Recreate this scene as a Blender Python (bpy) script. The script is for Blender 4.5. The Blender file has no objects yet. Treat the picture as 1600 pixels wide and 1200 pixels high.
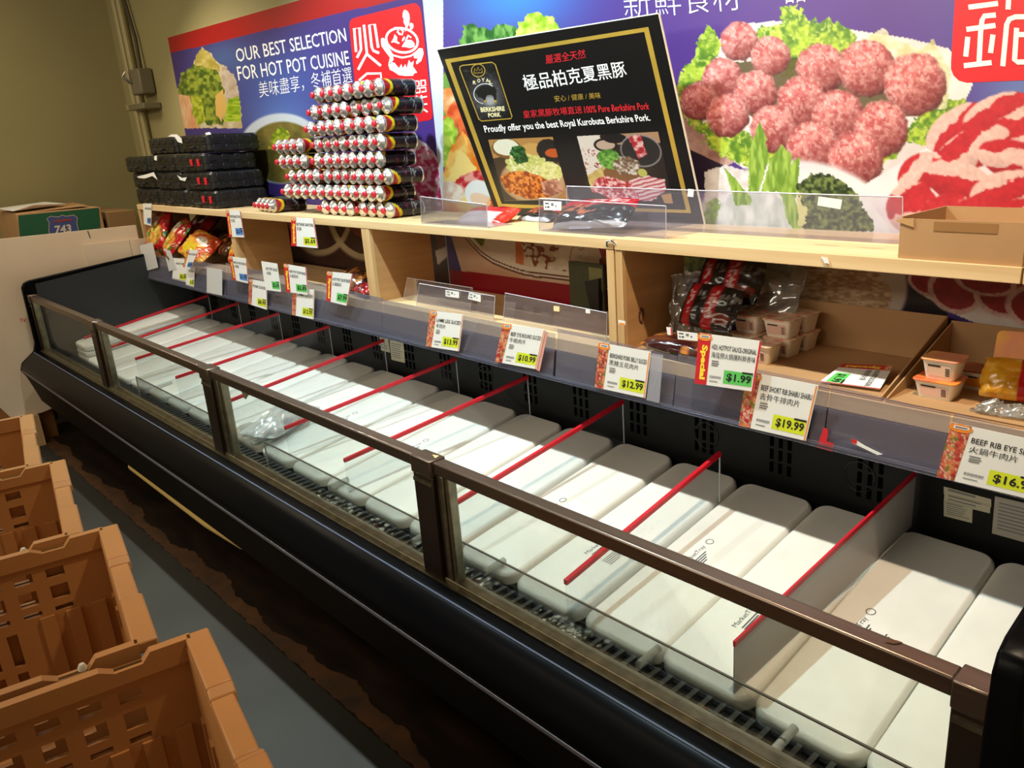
import bpy, math, random
import numpy as np
from mathutils import Vector, Matrix
from mathutils.geometry import tessellate_polygon
random.seed(7)
SC = bpy.context.scene
COL = SC.collection

# ---------------------------------------------------------------- camera
DM = np.array([[0.71858551, 0.17685704, -0.6725745], [0.69398667, -0.24482389, 0.67708475], [-0.0449151, -0.95330103, -0.29866333]])
FPX, CX, CY, EYE = 1241.8, 918.4, 601.0, 1.7
cd = bpy.data.cameras.new('camera'); cam = bpy.data.objects.new('camera', cd); COL.objects.link(cam); SC.camera = cam
cd.sensor_width = 36.0; cd.lens = FPX/1600*36; cd.shift_x = (800-CX)/1600; cd.shift_y = (CY-600)/1600
cd.clip_start = .02
m3 = Matrix(((DM[0][0], -DM[0][1], -DM[0][2]), (DM[1][0], -DM[1][1], -DM[1][2]), (DM[2][0], -DM[2][1], -DM[2][2])))
cam.matrix_world = Matrix.Translation((0, 0, EYE)) @ m3.to_4x4()

# ---------------------------------------------------------------- colour management, world, lamps
def S(r, g, b):
    f = lambda c: ((c/255+.055)/1.055)**2.4 if c/255 > .04045 else c/255/12.92
    return (f(r), f(g), f(b), 1)
SC.view_settings.view_transform = 'Standard'; SC.view_settings.look = 'None'; SC.view_settings.gamma = 1
SC.view_settings.use_curve_mapping = False; SC.view_settings.exposure = 0.0
w = bpy.data.worlds.new('world'); SC.world = w; w.use_nodes = True
w.node_tree.nodes['Background'].inputs[0].default_value = S(205, 185, 150); w.node_tree.nodes['Background'].inputs[1].default_value = .42
SPOTS = [  # x, y, z, energy, colour, aim point, cone
    (-0.55, 1.12, 3.0, 170, (1.0, .78, .55), (-.75, 1.75, 1.0), 105),
    (-2.1, 1.12, 3.0, 190, (.72, .96, 1.0), (-2.1, 1.85, 1.0), 110),
    (-3.6, 1.12, 3.0, 150, (.82, .97, 1.0), (-3.5, 1.85, 1.0), 110),
    (-5.3, 1.12, 3.0, 85, (1.0, .88, .68), (-5.0, 1.8, 1.0), 110),
]
for i, (x, y, z, e, c, t, a) in enumerate(SPOTS):
    l = bpy.data.lights.new('ceiling_spot', 'SPOT'); l.energy = e; l.color = c; l.spot_size = math.radians(a); l.spot_blend = .6; l.shadow_soft_size = .035
    o = bpy.data.objects.new('ceiling_spot', l); COL.objects.link(o); o.location = (x, y, z)
    o.rotation_euler = (Vector(t)-Vector((x, y, z))).to_track_quat('-Z', 'Y').to_euler()
def area(loc, aim, sx, sy, e, c):
    l = bpy.data.lights.new('fill_light', 'AREA'); l.shape = 'RECTANGLE'; l.size = sx; l.size_y = sy; l.energy = e; l.color = c
    o = bpy.data.objects.new('fill_light', l); COL.objects.link(o); o.location = loc
    o.rotation_euler = (Vector(aim)-Vector(loc)).to_track_quat('-Z', 'Y').to_euler()
area((-2.5, -.6, 3.05), (-2.5, -.3, 0), 3.0, .5, 18, (1, .84, .62))  # weak warm fill added over the aisle
area((-2.6, -2.7, 2.95), (-2.6, 1.9, 1.15), 4.5, .5, 70, (1, .88, .70))  # fill added high behind the camera to brighten the bays, no lamp seen
area((-6.0, 0.4, 3.05), (-6.3, .6, 0), 1.0, .4, 20, (1, .84, .6))

# ---------------------------------------------------------------- materials
MATS = {}
def mat(name, col, rough=.5, metal=0, var=0, scale=8, bump=0, stretch=(1, 1, 1), spec=.5, col2=None, coat=0):
    if name in MATS: return MATS[name]
    m = bpy.data.materials.new(name); m.use_nodes = True; nt = m.node_tree; b = nt.nodes['Principled BSDF']
    b.inputs['Base Color'].default_value = col; b.inputs['Roughness'].default_value = rough; b.inputs['Metallic'].default_value = metal
    b.inputs['Specular IOR Level'].default_value = spec
    if coat: b.inputs['Coat Weight'].default_value = coat
    if var or bump or col2:
        tc = nt.nodes.new('ShaderNodeTexCoord'); mp = nt.nodes.new('ShaderNodeMapping'); mp.inputs['Scale'].default_value = stretch
        nz = nt.nodes.new('ShaderNodeTexNoise'); nz.inputs['Scale'].default_value = scale; nz.inputs['Detail'].default_value = 5
        nt.links.new(tc.outputs['Object'], mp.inputs[0]); nt.links.new(mp.outputs[0], nz.inputs[0])
        if var or col2:
            rp = nt.nodes.new('ShaderNodeValToRGB'); rp.color_ramp.elements[0].position = .3; rp.color_ramp.elements[1].position = .7
            c2 = col2 or tuple(min(1, c*(1-var)) for c in col[:3])+(1,)
            rp.color_ramp.elements[0].color = c2; rp.color_ramp.elements[1].color = col
            nt.links.new(nz.outputs[0], rp.inputs[0]); nt.links.new(rp.outputs[0], b.inputs['Base Color'])
        if bump:
            bp = nt.nodes.new('ShaderNodeBump'); bp.inputs['Strength'].default_value = bump; bp.inputs['Distance'].default_value = .01
            nt.links.new(nz.outputs[0], bp.inputs['Height']); nt.links.new(bp.outputs[0], b.inputs['Normal'])
    MATS[name] = m; return m
def clear(name, tint=(.9, .92, .93), refl=.10, rough=.02, haze=0, hazecol=(.8, .8, .85), fres=.45):
    if name in MATS: return MATS[name]
    m = bpy.data.materials.new(name); m.use_nodes = True; nt = m.node_tree; nt.nodes.clear()
    out = nt.nodes.new('ShaderNodeOutputMaterial'); tr = nt.nodes.new('ShaderNodeBsdfTransparent'); gl = nt.nodes.new('ShaderNodeBsdfGlossy')
    tr.inputs[0].default_value = (*tint, 1); gl.inputs['Roughness'].default_value = rough
    fr = nt.nodes.new('ShaderNodeLayerWeight'); fr.inputs[0].default_value = .25
    ml = nt.nodes.new('ShaderNodeMath'); ml.operation = 'MULTIPLY_ADD'; ml.inputs[1].default_value = fres; ml.inputs[2].default_value = refl*.4
    mx = nt.nodes.new('ShaderNodeMixShader')
    nt.links.new(fr.outputs['Fresnel'], ml.inputs[0]); nt.links.new(ml.outputs[0], mx.inputs[0])
    nt.links.new(tr.outputs[0], mx.inputs[1]); nt.links.new(gl.outputs[0], mx.inputs[2])
    last = mx.outputs[0]
    if haze:
        df = nt.nodes.new('ShaderNodeBsdfDiffuse'); df.inputs[0].default_value = (*hazecol, 1); m2 = nt.nodes.new('ShaderNodeMixShader'); m2.inputs[0].default_value = haze
        nt.links.new(last, m2.inputs[1]); nt.links.new(df.outputs[0], m2.inputs[2]); last = m2.outputs[0]
    nt.links.new(last, out.inputs[0]); MATS[name] = m; return m
def painted(name, rough=.4, spec=.5, bump=0):
    if name in MATS: return MATS[name]
    m = bpy.data.materials.new(name); m.use_nodes = True; nt = m.node_tree; b = nt.nodes['Principled BSDF']
    a = nt.nodes.new('ShaderNodeVertexColor'); a.layer_name = 'print'; nt.links.new(a.outputs[0], b.inputs['Base Color'])
    b.inputs['Roughness'].default_value = rough; b.inputs['Specular IOR Level'].default_value = spec
    MATS[name] = m; return m
def wood(name, c1, c2, axis='X', rough=.55):
    if name in MATS: return MATS[name]
    st = {'X': (.6, 9, 14), 'Z': (9, 14, .8), 'Y': (9, .8, 14)}[axis]
    m = mat(name, c1, rough, col2=c2, scale=2.2, stretch=st, bump=.08); return m

WOOD = wood('birch_plywood', S(226, 196, 150), S(206, 172, 122)); WOODZ = wood('birch_plywood_upright', S(214, 178, 128), S(190, 150, 100), 'Z')
WOODIN = wood('plywood_panel_face', S(196, 150, 98), S(178, 132, 84), 'Y', .6)
BLACK = mat('black_plastic', S(20, 20, 22), .35, var=.3, scale=30)
BLACKIN = mat('black_case_liner', S(9, 10, 12), .5, var=.4, scale=12, spec=.22)
BUMPER = mat('glossy_black_bumper', S(6, 6, 8), .3, spec=.06)
BROWN = mat('dark_brown_panel', S(22, 15, 9), .6, var=.3, scale=6, spec=.08)
BRONZE = mat('bronze_metal', S(134, 118, 106), .34, .9, var=.25, scale=60, stretch=(.05, 1, 1))
ALU = mat('aged_aluminium', S(168, 162, 140), .38, 1, var=.4, scale=30)
TRAYM = mat('white_tray_plastic', S(232, 230, 222), .38, var=.06, scale=14)
RED = mat('red_strip', S(190, 22, 38), .35)
GLASS = clear('front_glass', (.90, .925, .905), .02, 0, fres=.2)
ACRYL = clear('clear_acrylic', (.93, .93, .95), .12, .03)
ACRYLH = clear('scuffed_acrylic', (.92, .91, .95), .10, .04, .05, (.7, .66, .80))
CARD = mat('brown_cardboard', S(178, 138, 94), .75, var=.1, scale=10)
CARDD = mat('cardboard_edge', S(120, 84, 50), .85, var=.4, scale=160)
WHITE = mat('white_card', S(235, 235, 232), .5)
INK = mat('black_ink', S(22, 22, 24), .6); INKG = mat('grey_ink', S(120, 120, 122), .6)
INKW = mat('white_ink', S(245, 245, 248), .5); INKR = mat('red_ink', S(205, 30, 42), .5); INKY = mat('yellow_ink', S(250, 225, 60), .5)
GOLD = mat('gold_ink', S(200, 165, 70), .35, .3, var=.25, scale=6); ORANGE = mat('orange_ink', S(238, 140, 50), .5)
LIME = mat('yellow_price_block', S(214, 226, 40), .5); GREEN = mat('green_price_block', S(95, 200, 95), .5); BLUE = mat('blue_price_block', S(88, 150, 225), .5)
SILVER = mat('tin_plate', S(222, 222, 218), .27, .85); CRATE = mat('tan_crate_plastic', S(178, 124, 70), .45, var=.10, scale=9)
FOAM = mat('cream_board', S(226, 204, 176), .6, var=.05, scale=5); CHROME = mat('chrome', S(220, 220, 220), .15, 1)

# ---------------------------------------------------------------- geometry helpers
class MB:
    def __init__(s): s.v = []; s.f = []; s.c = None
    def add(s, v, f):
        n = len(s.v); s.v += [tuple(p) for p in v]; s.f += [tuple(i+n for i in q) for q in f]; return s
    def box(s, x0, x1, y0, y1, z0, z1, M=None):
        v = [Vector(p) for p in ((x0, y0, z0), (x1, y0, z0), (x1, y1, z0), (x0, y1, z0), (x0, y0, z1), (x1, y0, z1), (x1, y1, z1), (x0, y1, z1))]
        if M: v = [M @ p for p in v]
        return s.add(v, [(3, 2, 1, 0), (4, 5, 6, 7), (0, 1, 5, 4), (1, 2, 6, 5), (2, 3, 7, 6), (3, 0, 4, 7)])
    def prismX(s, poly, x0, x1):
        n = len(poly); v = [(x0, y, z) for y, z in poly]+[(x1, y, z) for y, z in poly]
        return s.add(v, [tuple(range(n))[::-1], tuple(range(n, 2*n))]+[(i, (i+1) % n, n+(i+1) % n, n+i) for i in range(n)])
    def prismZ(s, poly, z0, z1, M=None):
        n = len(poly); v = [Vector((x, y, z0)) for x, y in poly]+[Vector((x, y, z1)) for x, y in poly]
        if M: v = [M @ p for p in v]
        return s.add(v, [tuple(range(n))[::-1], tuple(range(n, 2*n))]+[(i, (i+1) % n, n+(i+1) % n, n+i) for i in range(n)])
    def slab(s, q, t):   # q: 4+ coplanar points, front face; t: thickness vector to the back
        n = len(q); t = Vector(t); v = [Vector(p) for p in q]; v += [p+t for p in v]
        return s.add(v, [tuple(range(n)), tuple(range(n, 2*n))[::-1]]+[(i, n+i, n+(i+1) % n, (i+1) % n) for i in range(n)])
    def tube(s, path, r, n=8, closed=False):
        path = [Vector(p) for p in path]; k = len(path); base = len(s.v); rr = r if isinstance(r, (list, tuple)) else [r]*k
        for i, p in enumerate(path):
            a = path[(i-1) % k] if (i or closed) else p; b = path[(i+1) % k] if (i < k-1 or closed) else p
            d = (b-a).normalized(); u = d.cross(Vector((0, 0, 1)))
            if u.length < .1: u = d.cross(Vector((1, 0, 0)))
            u.normalize(); w_ = d.cross(u)
            for j in range(n):
                t = 2*math.pi*j/n; s.v.append(tuple(p+rr[i]*(u*math.cos(t)+w_*math.sin(t))))
        for i in range(k if closed else k-1):
            for j in range(n):
                a = base+i*n+j; b = base+i*n+(j+1) % n; c = base+((i+1) % k)*n+(j+1) % n; d = base+((i+1) % k)*n+j
                s.f.append((a, b, c, d))
        if not closed: s.f += [tuple(base+j for j in range(n))[::-1], tuple(base+(k-1)*n+j for j in range(n))]
        return s
    def lathe(s, prof, n=16, M=None):     # profile of (radius, height) along +Y (nozzle towards -Y)
        base = len(s.v)
        for r, h in prof:
            for j in range(n):
                t = 2*math.pi*j/n; p = Vector((r*math.cos(t), h, r*math.sin(t)))
                if M: p = M @ p
                s.v.append(tuple(p))
        for i in range(len(prof)-1):
            for j in range(n): s.f.append((base+i*n+j, base+i*n+(j+1) % n, base+(i+1)*n+(j+1) % n, base+(i+1)*n+j))
        s.f += [tuple(base+j for j in range(n))[::-1], tuple(base+(len(prof)-1)*n+j for j in range(n))]
        return s
    def build(s, name, m, parent=None, smooth=False, bevel=0, seg=2):
        me = bpy.data.meshes.new(name); me.from_pydata(s.v, [], s.f); me.materials.append(m)
        if smooth or bevel:
            me.polygons.foreach_set('use_smooth', [True]*len(me.polygons)); me.set_sharp_from_angle(angle=math.radians(35 if not bevel else 60))
        o = bpy.data.objects.new(name, me); COL.objects.link(o)
        if parent: o.parent = parent; o.matrix_parent_inverse = pinv(parent)
        if bevel:
            b = o.modifiers.new('bevel', 'BEVEL'); b.width = bevel; b.segments = seg; b.limit_method = 'ANGLE'
        return o
BASE = {}
def pinv(p): return Matrix.Translation(-Vector(BASE[p.name])) if p.name in BASE else Matrix()
def tag(o, label=None, cat=None, group=None, kind=None):
    if label: o['label'] = label
    if cat: o['category'] = cat
    if group: o['group'] = group
    if kind: o['kind'] = kind
    return o
def thing(name, label, cat, base=(0, 0, 0), group=None):     # parts are given in world coordinates
    o = bpy.data.objects.new(name, None); COL.objects.link(o); o.location = base; BASE[o.name] = tuple(base); o.empty_display_size = .05
    return tag(o, label, cat, group)
def box(name, m, parent, *a, bevel=0, M=None): return MB().box(*a, M=M).build(name, m, parent, bevel=bevel)
def dup(root, loc=None, rotz=None, label=None, group=None):
    r = root.copy(); COL.objects.link(r)
    if loc is not None: r.location = loc
    if rotz is not None: r.rotation_euler = (0, 0, rotz)
    if label: r['label'] = label
    if group: r['group'] = group
    for ch in list(root.children):
        c = ch.copy(); COL.objects.link(c); c.parent = r
        for g in ch.children:
            d = g.copy(); COL.objects.link(d); d.parent = c
    return r
def perforated(mb, T, W, H, holes, t):
    """panel W x H in local (s, u), thickness t, rectangular holes; T maps (s, u, depth) to 3-D"""
    xs = sorted({0, W, *[h[0] for h in holes], *[h[1] for h in holes]}); ys = sorted({0, H, *[h[2] for h in holes], *[h[3] for h in holes]})
    def solid(i, j):
        if i < 0 or j < 0 or i >= len(xs)-1 or j >= len(ys)-1: return False
        cx, cy = (xs[i]+xs[i+1])/2, (ys[j]+ys[j+1])/2
        return not any(h[0] < cx < h[1] and h[2] < cy < h[3] for h in holes)
    for i in range(len(xs)-1):
        for j in range(len(ys)-1):
            if not solid(i, j): continue
            x0, x1, y0, y1 = xs[i], xs[i+1], ys[j], ys[j+1]
            mb.add([T(x0, y0, 0), T(x1, y0, 0), T(x1, y1, 0), T(x0, y1, 0)], [(0, 1, 2, 3)]); mb.add([T(x0, y0, t), T(x1, y0, t), T(x1, y1, t), T(x0, y1, t)], [(3, 2, 1, 0)])
            for (a, b, q) in ((i-1, j, ((x0, y0), (x0, y1))), (i+1, j, ((x1, y1), (x1, y0))), (i, j-1, ((x1, y0), (x0, y0))), (i, j+1, ((x0, y1), (x1, y1)))):
                if not solid(a, b): mb.add([T(*q[0], 0), T(*q[1], 0), T(*q[1], t), T(*q[0], t)], [(0, 1, 2, 3)])

# ---------------------------------------------------------------- survey helpers: a sight line through a photo pixel meets a real plane
EYEV = Vector((0, 0, EYE))
def ray(x, y):
    d = DM @ np.array([x-CX, y-CY, FPX]); return Vector(d)
class Plane:
    def __init__(s, p, n): s.p = Vector(p); s.n = Vector(n).normalized()
    def at(s, x, y, off=0):
        r = ray(x, y); p0 = s.p+s.n*off; return EYEV+r*((p0-EYEV).dot(s.n)/r.dot(s.n))
def YP(Y): return Plane((0, Y, 0), (0, -1, 0))
def ZP(Z): return Plane((0, 0, Z), (0, 0, 1))
def XP(X): return Plane((X, 0, 0), (1, 0, 0))
def proj(P):
    q = (np.asarray(P)-np.array([0, 0, EYE])) @ DM; return FPX*q[..., 0]/q[..., 2]+CX, FPX*q[..., 1]/q[..., 2]+CY

# ---------------------------------------------------------------- flat print
TX = {}
def glyphs(s, bold=0):
    k = (s, bold)
    if k in TX: return TX[k]
    c = bpy.data.curves.new('t', 'FONT'); c.body = s; c.size = 1; c.resolution_u = 2; c.offset = bold
    o = bpy.data.objects.new('t', c); COL.objects.link(o); bpy.context.view_layer.update()
    me = bpy.data.meshes.new_from_object(o.evaluated_get(bpy.context.evaluated_depsgraph_get()))
    v = np.array([x.co[:2] for x in me.vertices]); f = [tuple(p.vertices) for p in me.polygons]
    COL.objects.unlink(o); bpy.data.objects.remove(o); bpy.data.curves.remove(c); bpy.data.meshes.remove(me)
    lo, hi = v.min(0), v.max(0); LOW[k] = lo[1]; TX[k] = ((v-lo)/(hi-lo), f, (hi-lo)); return TX[k]
def lettering(s, p0, p1, ph, pl, m, parent, bold=0, off=.0008, shear=0, name='lettering', uvmap=None, words=False):
    if words and ' ' in s:      # one piece of print per word
        full = glyphs(s, bold)[2][0]; P0, P1, PH = map(np.array, (p0, p1, ph)); pre = ''
        lo = s.split(' ')
        for k, wd in enumerate(lo):
            pre = (pre+' '+wd) if pre else wd; ww, wh = glyphs(wd, bold)[2]; b = glyphs(pre, bold)[2][0]; fh = glyphs(s, bold)[2][1]
            desc = .0
            if wh < fh*.97: desc = max(0, (DESC(wd, bold)-DESC(s, bold))/fh)
            q0 = P0+(P1-P0)*((b-ww)/full)+(PH-P0)*desc; q1 = P0+(P1-P0)*(b/full)+(PH-P0)*desc
            lettering(wd, tuple(q0), tuple(q1), tuple(q0+(PH-P0)*(wh/fh)), pl, m, parent, bold, off, 0, name, uvmap)
        return
    v, f, _ = glyphs(s, bold); mb = MB(); p0, p1, ph = map(np.array, (p0, p1, ph)); out = []
    for x, y in v:
        q = p0+(p1-p0)*(x+shear*y)+(ph-p0)*y
        if uvmap: q = uvmap(*q)
        out.append(pl.at(q[0], q[1], off))
    return mb.add(out, f).build(name, m, parent)
LOW = {}
def DESC(s, bold):
    glyphs(s, bold); return LOW[(s, bold)]
def patch(pts, pl, m, parent, name, off=.0005, uvmap=None):
    if uvmap: pts = [uvmap(*p) for p in pts]
    P = [pl.at(x, y, off) for x, y in pts]; tri = tessellate_polygon([P])
    return MB().add(P, [tuple(t) for t in tri]).build(name, m, parent)
def stroke(lines, wpx, pl, m, parent, name, off=.001, closed=False):
    mb = MB()
    for L in lines:
        off += .00012; n = len(L); A = [np.array(p, float) for p in L]; le = []; ri = []
        for i in range(n):
            a = A[(i-1) % n] if (i or closed) else A[i]; b = A[(i+1) % n] if (i < n-1 or closed) else A[i]
            d = (b-a)/max(1e-6, np.linalg.norm(b-a)); nn = np.array([-d[1], d[0]])*wpx/2
            e = d*(wpx*.3) if not closed and i in (0, n-1) else 0
            if i == 0 and not closed: e = -e
            le.append(pl.at(*(A[i]+nn+e), off)); ri.append(pl.at(*(A[i]-nn+e), off))
        k = n if closed else n-1
        mb.add(le+ri, [(i, (i+1) % n, n+(i+1) % n, n+i) for i in range(k)])
    return mb.build(name, m, parent)
def ring(cx, cy, rx, ry, rot=0, n=28, a0=0, a1=360):
    c, s_ = math.cos(math.radians(rot)), math.sin(math.radians(rot)); L = []
    for i in range(n):
        t = math.radians(a0+(a1-a0)*i/(n if a1-a0 == 360 else n-1)); x, y = rx*math.cos(t), ry*math.sin(t); L.append((cx+x*c-y*s_, cy+x*s_+y*c))
    return L
def rrect(x0, y0, x1, y1, r, n=5):
    L = []
    for cx, cy, a in ((x1-r, y1-r, 0), (x0+r, y1-r, 90), (x0+r, y0+r, 180), (x1-r, y0+r, 270)):
        for i in range(n+1):
            t = math.radians(a+90*i/n); L.append((cx+r*math.cos(t), cy+r*math.sin(t)))
    return L

# numpy painter for printed pictures (colours of the print only)
def vnoise(x, y, seed=0):
    xi, yi = np.floor(x).astype(np.int64), np.floor(y).astype(np.int64); fx, fy = x-xi, y-yi; fx = fx*fx*(3-2*fx); fy = fy*fy*(3-2*fy)
    def h(a, b):
        n = (a*374761393+b*668265263+seed*974634777) & 0xffffffff; n = ((n ^ (n >> 13))*1274126177) & 0xffffffff; return ((n ^ (n >> 16)) & 0xffff)/65535
    return (h(xi, yi)*(1-fx)+h(xi+1, yi)*fx)*(1-fy)+(h(xi, yi+1)*(1-fx)+h(xi+1, yi+1)*fx)*fy
def fbm(x, y, sc, seed=0, o=3):
    r = 0; a = .5
    for k in range(o): r = r+a*vnoise(x/sc*2**k, y/sc*2**k, seed+k*17); a /= 2
    return r/(1-.5**o)
def ss(a, b, x): t = np.clip((x-a)/(b-a), 0, 1); return t*t*(3-2*t)
class Art:
    def __init__(s, x, y, base): s.x = x; s.y = y; s.c = np.tile(np.array(base, float), (len(x), 1))
    def put(s, mk, col):
        mk = mk[:, None]; col = np.asarray(col, float); s.c = s.c*(1-mk)+col*mk
    def ellm(s, cx, cy, rx, ry, rot=0, jit=0, js=6, soft=.04, seed=1):
        c, n = math.cos(math.radians(rot)), math.sin(math.radians(rot)); dx, dy = s.x-cx, s.y-cy
        u, v = (dx*c+dy*n)/rx, (-dx*n+dy*c)/ry; d = np.sqrt(u*u+v*v)
        if jit: d = d+jit*(fbm(s.x, s.y, js, seed)-.5)
        return 1-ss(1-soft, 1+soft, d), u, v
    def polym(s, pts, jit=0, js=6, seed=2):
        x = s.x+(jit*(fbm(s.x, s.y, js, seed)-.5)*2 if jit else 0); y = s.y+(jit*(fbm(s.x, s.y, js, seed+5)-.5)*2 if jit else 0)
        ins = np.zeros(len(x), bool); n = len(pts)
        for i in range(n):
            (x0, y0), (x1, y1) = pts[i], pts[(i+1) % n]
            if y0 == y1: continue
            c = ((y0 > y) != (y1 > y)) & (x < (x1-x0)*(y-y0)/(y1-y0)+x0); ins ^= c
        return ins.astype(float)
    def tex(s, c1, c2, sc, seed=3, k=2.2, ax=1, ay=1):
        t = np.clip((fbm(s.x*ax, s.y*ay, sc, seed)-.5)*k+.5, 0, 1)[:, None]; return np.array(c1)*(1-t)+np.array(c2)*t
    def lin(s, k=.86):
        c = np.clip(s.c*k/255, 0, 1); return np.where(c > .04045, ((c+.055)/1.055)**2.4, c/12.92)
def painted_grid(name, P, nu, nv, fn, m, parent, px_space=True):
    """P: 4 world corners tl,tr,br,bl ; fn paints arrays"""
    u, v = np.meshgrid(np.linspace(0, 1, nu+1), np.linspace(0, 1, nv+1)); u = u.ravel(); v = v.ravel()
    tl, tr, br, bl = (np.array(p) for p in P)
    W = ((1-u)*(1-v))[:, None]*tl+(u*(1-v))[:, None]*tr+(u*v)[:, None]*br+((1-u)*v)[:, None]*bl
    x, y = proj(W) if px_space else (u, v)
    col = fn(x, y)
    i, j = np.meshgrid(np.arange(nu), np.arange(nv)); a = (j*(nu+1)+i).ravel(); F = np.stack([a, a+nu+1, a+nu+2, a+1], 1)
    me = bpy.data.meshes.new(name); me.vertices.add(len(W)); me.vertices.foreach_set('co', W.ravel()); me.loops.add(F.size); me.loops.foreach_set('vertex_index', F.ravel().astype(np.int32))
    me.polygons.add(len(F)); me.polygons.foreach_set('loop_start', np.arange(0, F.size, 4, dtype=np.int32)); me.update(calc_edges=True)
    ca = me.color_attributes.new('print', 'FLOAT_COLOR', 'POINT'); ca.data.foreach_set('color', np.concatenate([col, np.ones((len(col), 1))], 1).ravel().astype(np.float32))
    me.materials.append(m); o = bpy.data.objects.new(name, me); COL.objects.link(o)
    if parent: o.parent = parent; o.matrix_parent_inverse = pinv(parent)
    return o
# ================================================================ the room
WALLP = mat('olive_painted_wall', S(160, 150, 104), .78, var=.10, scale=1.6, bump=.05)
def structure(o): o['kind'] = 'structure'; return o
FLOORM = mat('dark_concrete_floor', S(46, 46, 40), .6, col2=S(34, 33, 28), scale=2.5, bump=.1)
structure(MB().box(-8.2, 1.5, -3.0, 2.3, -.1, 0).build('floor', FLOORM))
# rusty strip of floor in front of the case
RUST = mat('rusty_wet_floor', S(44, 30, 18), .6, col2=S(20, 14, 9), scale=4, bump=.2, stretch=(1, 4, 1), spec=.2)
structure(MB().add([(-7.0, .93, .002), (.6, .915, .002), (.6, 2.2, .002), (-7.0, 2.2, .002)], [(0, 1, 2, 3)]).build('trim_1', RUST))
rs = MB(); rq = random.Random(2); ex = [(-7+i*.02, .925+rq.uniform(-.005, .005), .985+.018*math.sin(i*.11)+.012*math.sin(i*.37)+rq.uniform(-.006, .006)) for i in range(380)]
for a, b in zip(ex, ex[1:]): rs.add([(a[0], a[1], .0035), (b[0], b[1], .0035), (b[0], b[2], .0035), (a[0], a[2], .0035)], [(0, 1, 2, 3)])
structure(rs.build('trim_2', mat('orange_rust_stain', S(98, 62, 30), .6, col2=S(58, 40, 24), scale=9)))
structure(MB().box(-7.02, 1.5, 2.2, 2.3, 0, 3.2).build('wall_back', WALLP))
structure(MB().box(-7.12, -7.02, -3.0, 2.3, 0, 3.2).build('wall_left', WALLP))
structure(MB().box(-8.2, 1.5, -3.0, 2.3, 3.2, 3.3).build('ceiling', mat('dark_ceiling', S(70, 68, 60), .8)))

# conduit and junction box in the corner
PIPE = mat('olive_painted_conduit', S(168, 156, 108), .5)
t = thing('conduit_pipe', 'pair of olive painted electrical conduits running up the wall corner', 'pipe', (-6.72, 2.17, 1.0))
for dx in (0, .1): MB().tube([(-6.76+dx+.06, 2.165, .9), (-6.74+dx+.02, 2.165, 1.9), (-6.74+dx, 2.165, 3.19)], .022, 10).build('conduit', PIPE, t, smooth=True)
box('clamp', PIPE, t, -6.84, -6.63, 2.13, 2.198, 2.03, 2.075, bevel=.006)
t = thing('junction_box', 'grey metal switch box hanging from a cable beside the corner conduits', 'box', (-6.42, 2.15, 2.1))
GREYM = mat('grey_painted_metal', S(120, 112, 88), .5)
box('housing', GREYM, t, -6.55, -6.34, 2.10, 2.197, 2.12, 2.29, bevel=.012); box('bracket', GREYM, t, -6.62, -6.30, 2.08, 2.197, 2.02, 2.06, bevel=.006)
MB().tube([(-6.45, 2.16, 2.29), (-6.47, 2.17, 2.5), (-6.55, 2.17, 2.8), (-6.58, 2.17, 3.19)], .012, 8).build('cable', mat('dark_cable', S(70, 62, 46), .6), t, smooth=True)
MB().tube([(-6.50, 2.09, 2.2), (-6.50, 2.05, 2.24), (-6.50, 2.06, 2.28)], .012, 8).build('lever', CHROME, t, smooth=True)

# ================================================================ refrigerated case
XL, XR = -5.70, -.262
case = thing('refrigerated_case', 'long black open meat case with bronze-framed front glass', 'display case', (-2.98, 1.4, 0))
PROF = [(1.005, .985), (1.02, 1.012), (1.05, 1.024), (1.74, 1.10), (1.752, 1.09), (1.752, .93), (2.0, .93), (2.0, .14), (1.12, .14), (.965, .285), (.915, .46), (.895, .495), (.91, .54), (.985, .60), (1.0, .65)]
for x0, x1, lab in ((XL-.035, XL, None), (XR, XR+.045, None)):
    MB().prismX(PROF, x0, x1).build('end_panel', BUMPER, case, bevel=.010, seg=3)
MB().prismX([(1.06, .595), (.995, .597), (.975, .592), (.955, .578), (.912, .540), (.903, .522), (.900, .503), (.912, .478), (1.06, .478)], XL, XR).build('front_bumper', BUMPER, case, smooth=True)
MB().prismX([(.912, .478), (.958, .292), (1.06, .292), (1.06, .478)], XL, XR).build('lower_panel', BROWN, case)
MB().tube([(XL, .904, .497), (XR, .904, .497)], .008, 8).build('bumper_ridge_highlight', mat('grey_ridge_highlight', S(70, 66, 70), .4), case, smooth=True)  # highlight on the bumper ridge, put in as a thin grey tube
MB().tube([(XL, .982, .5955), (XR, .982, .5955)], .0022, 6).build('bumper_edge_highlight', mat('blue_grey_highlight', S(96, 108, 132), .35), case, smooth=True)  # bluish highlight along the bumper's top edge, drawn as a fine tube
MB().box(XL, XR, 1.10, 2.0, .14, .50).build('underbody', BLACK, case)
for x in (-5.4, -4.2, -3.0, -1.8, -.5):
    MB().box(x-.05, x+.05, 1.18, 1.26, .0, .14).build('leg', BLACK, case)
    MB().box(x-.05, x+.05, 1.86, 1.94, .0, .14).build('leg', BLACK, case)
MB().tube([(-4.12, .985, .268), (-3.2, .985, .262), (-2.95, 1.02, .235), (-2.85, 1.12, .2)], .022, 10).build('drain_pipe', mat('yellowed_pipe', S(206, 176, 104), .5), case, smooth=True)
MB().prismX([(1.075, .60), (1.075, 1.0), (1.74, 1.085), (1.75, .93), (1.96, .93), (1.96, .50), (1.19, .50)], XL, XL+.003).build('lit_end_liner', mat('lit_liner_grey', S(34, 38, 41), .5), case)  # added inner sheet, greyer than the black end to paint light on it
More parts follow.
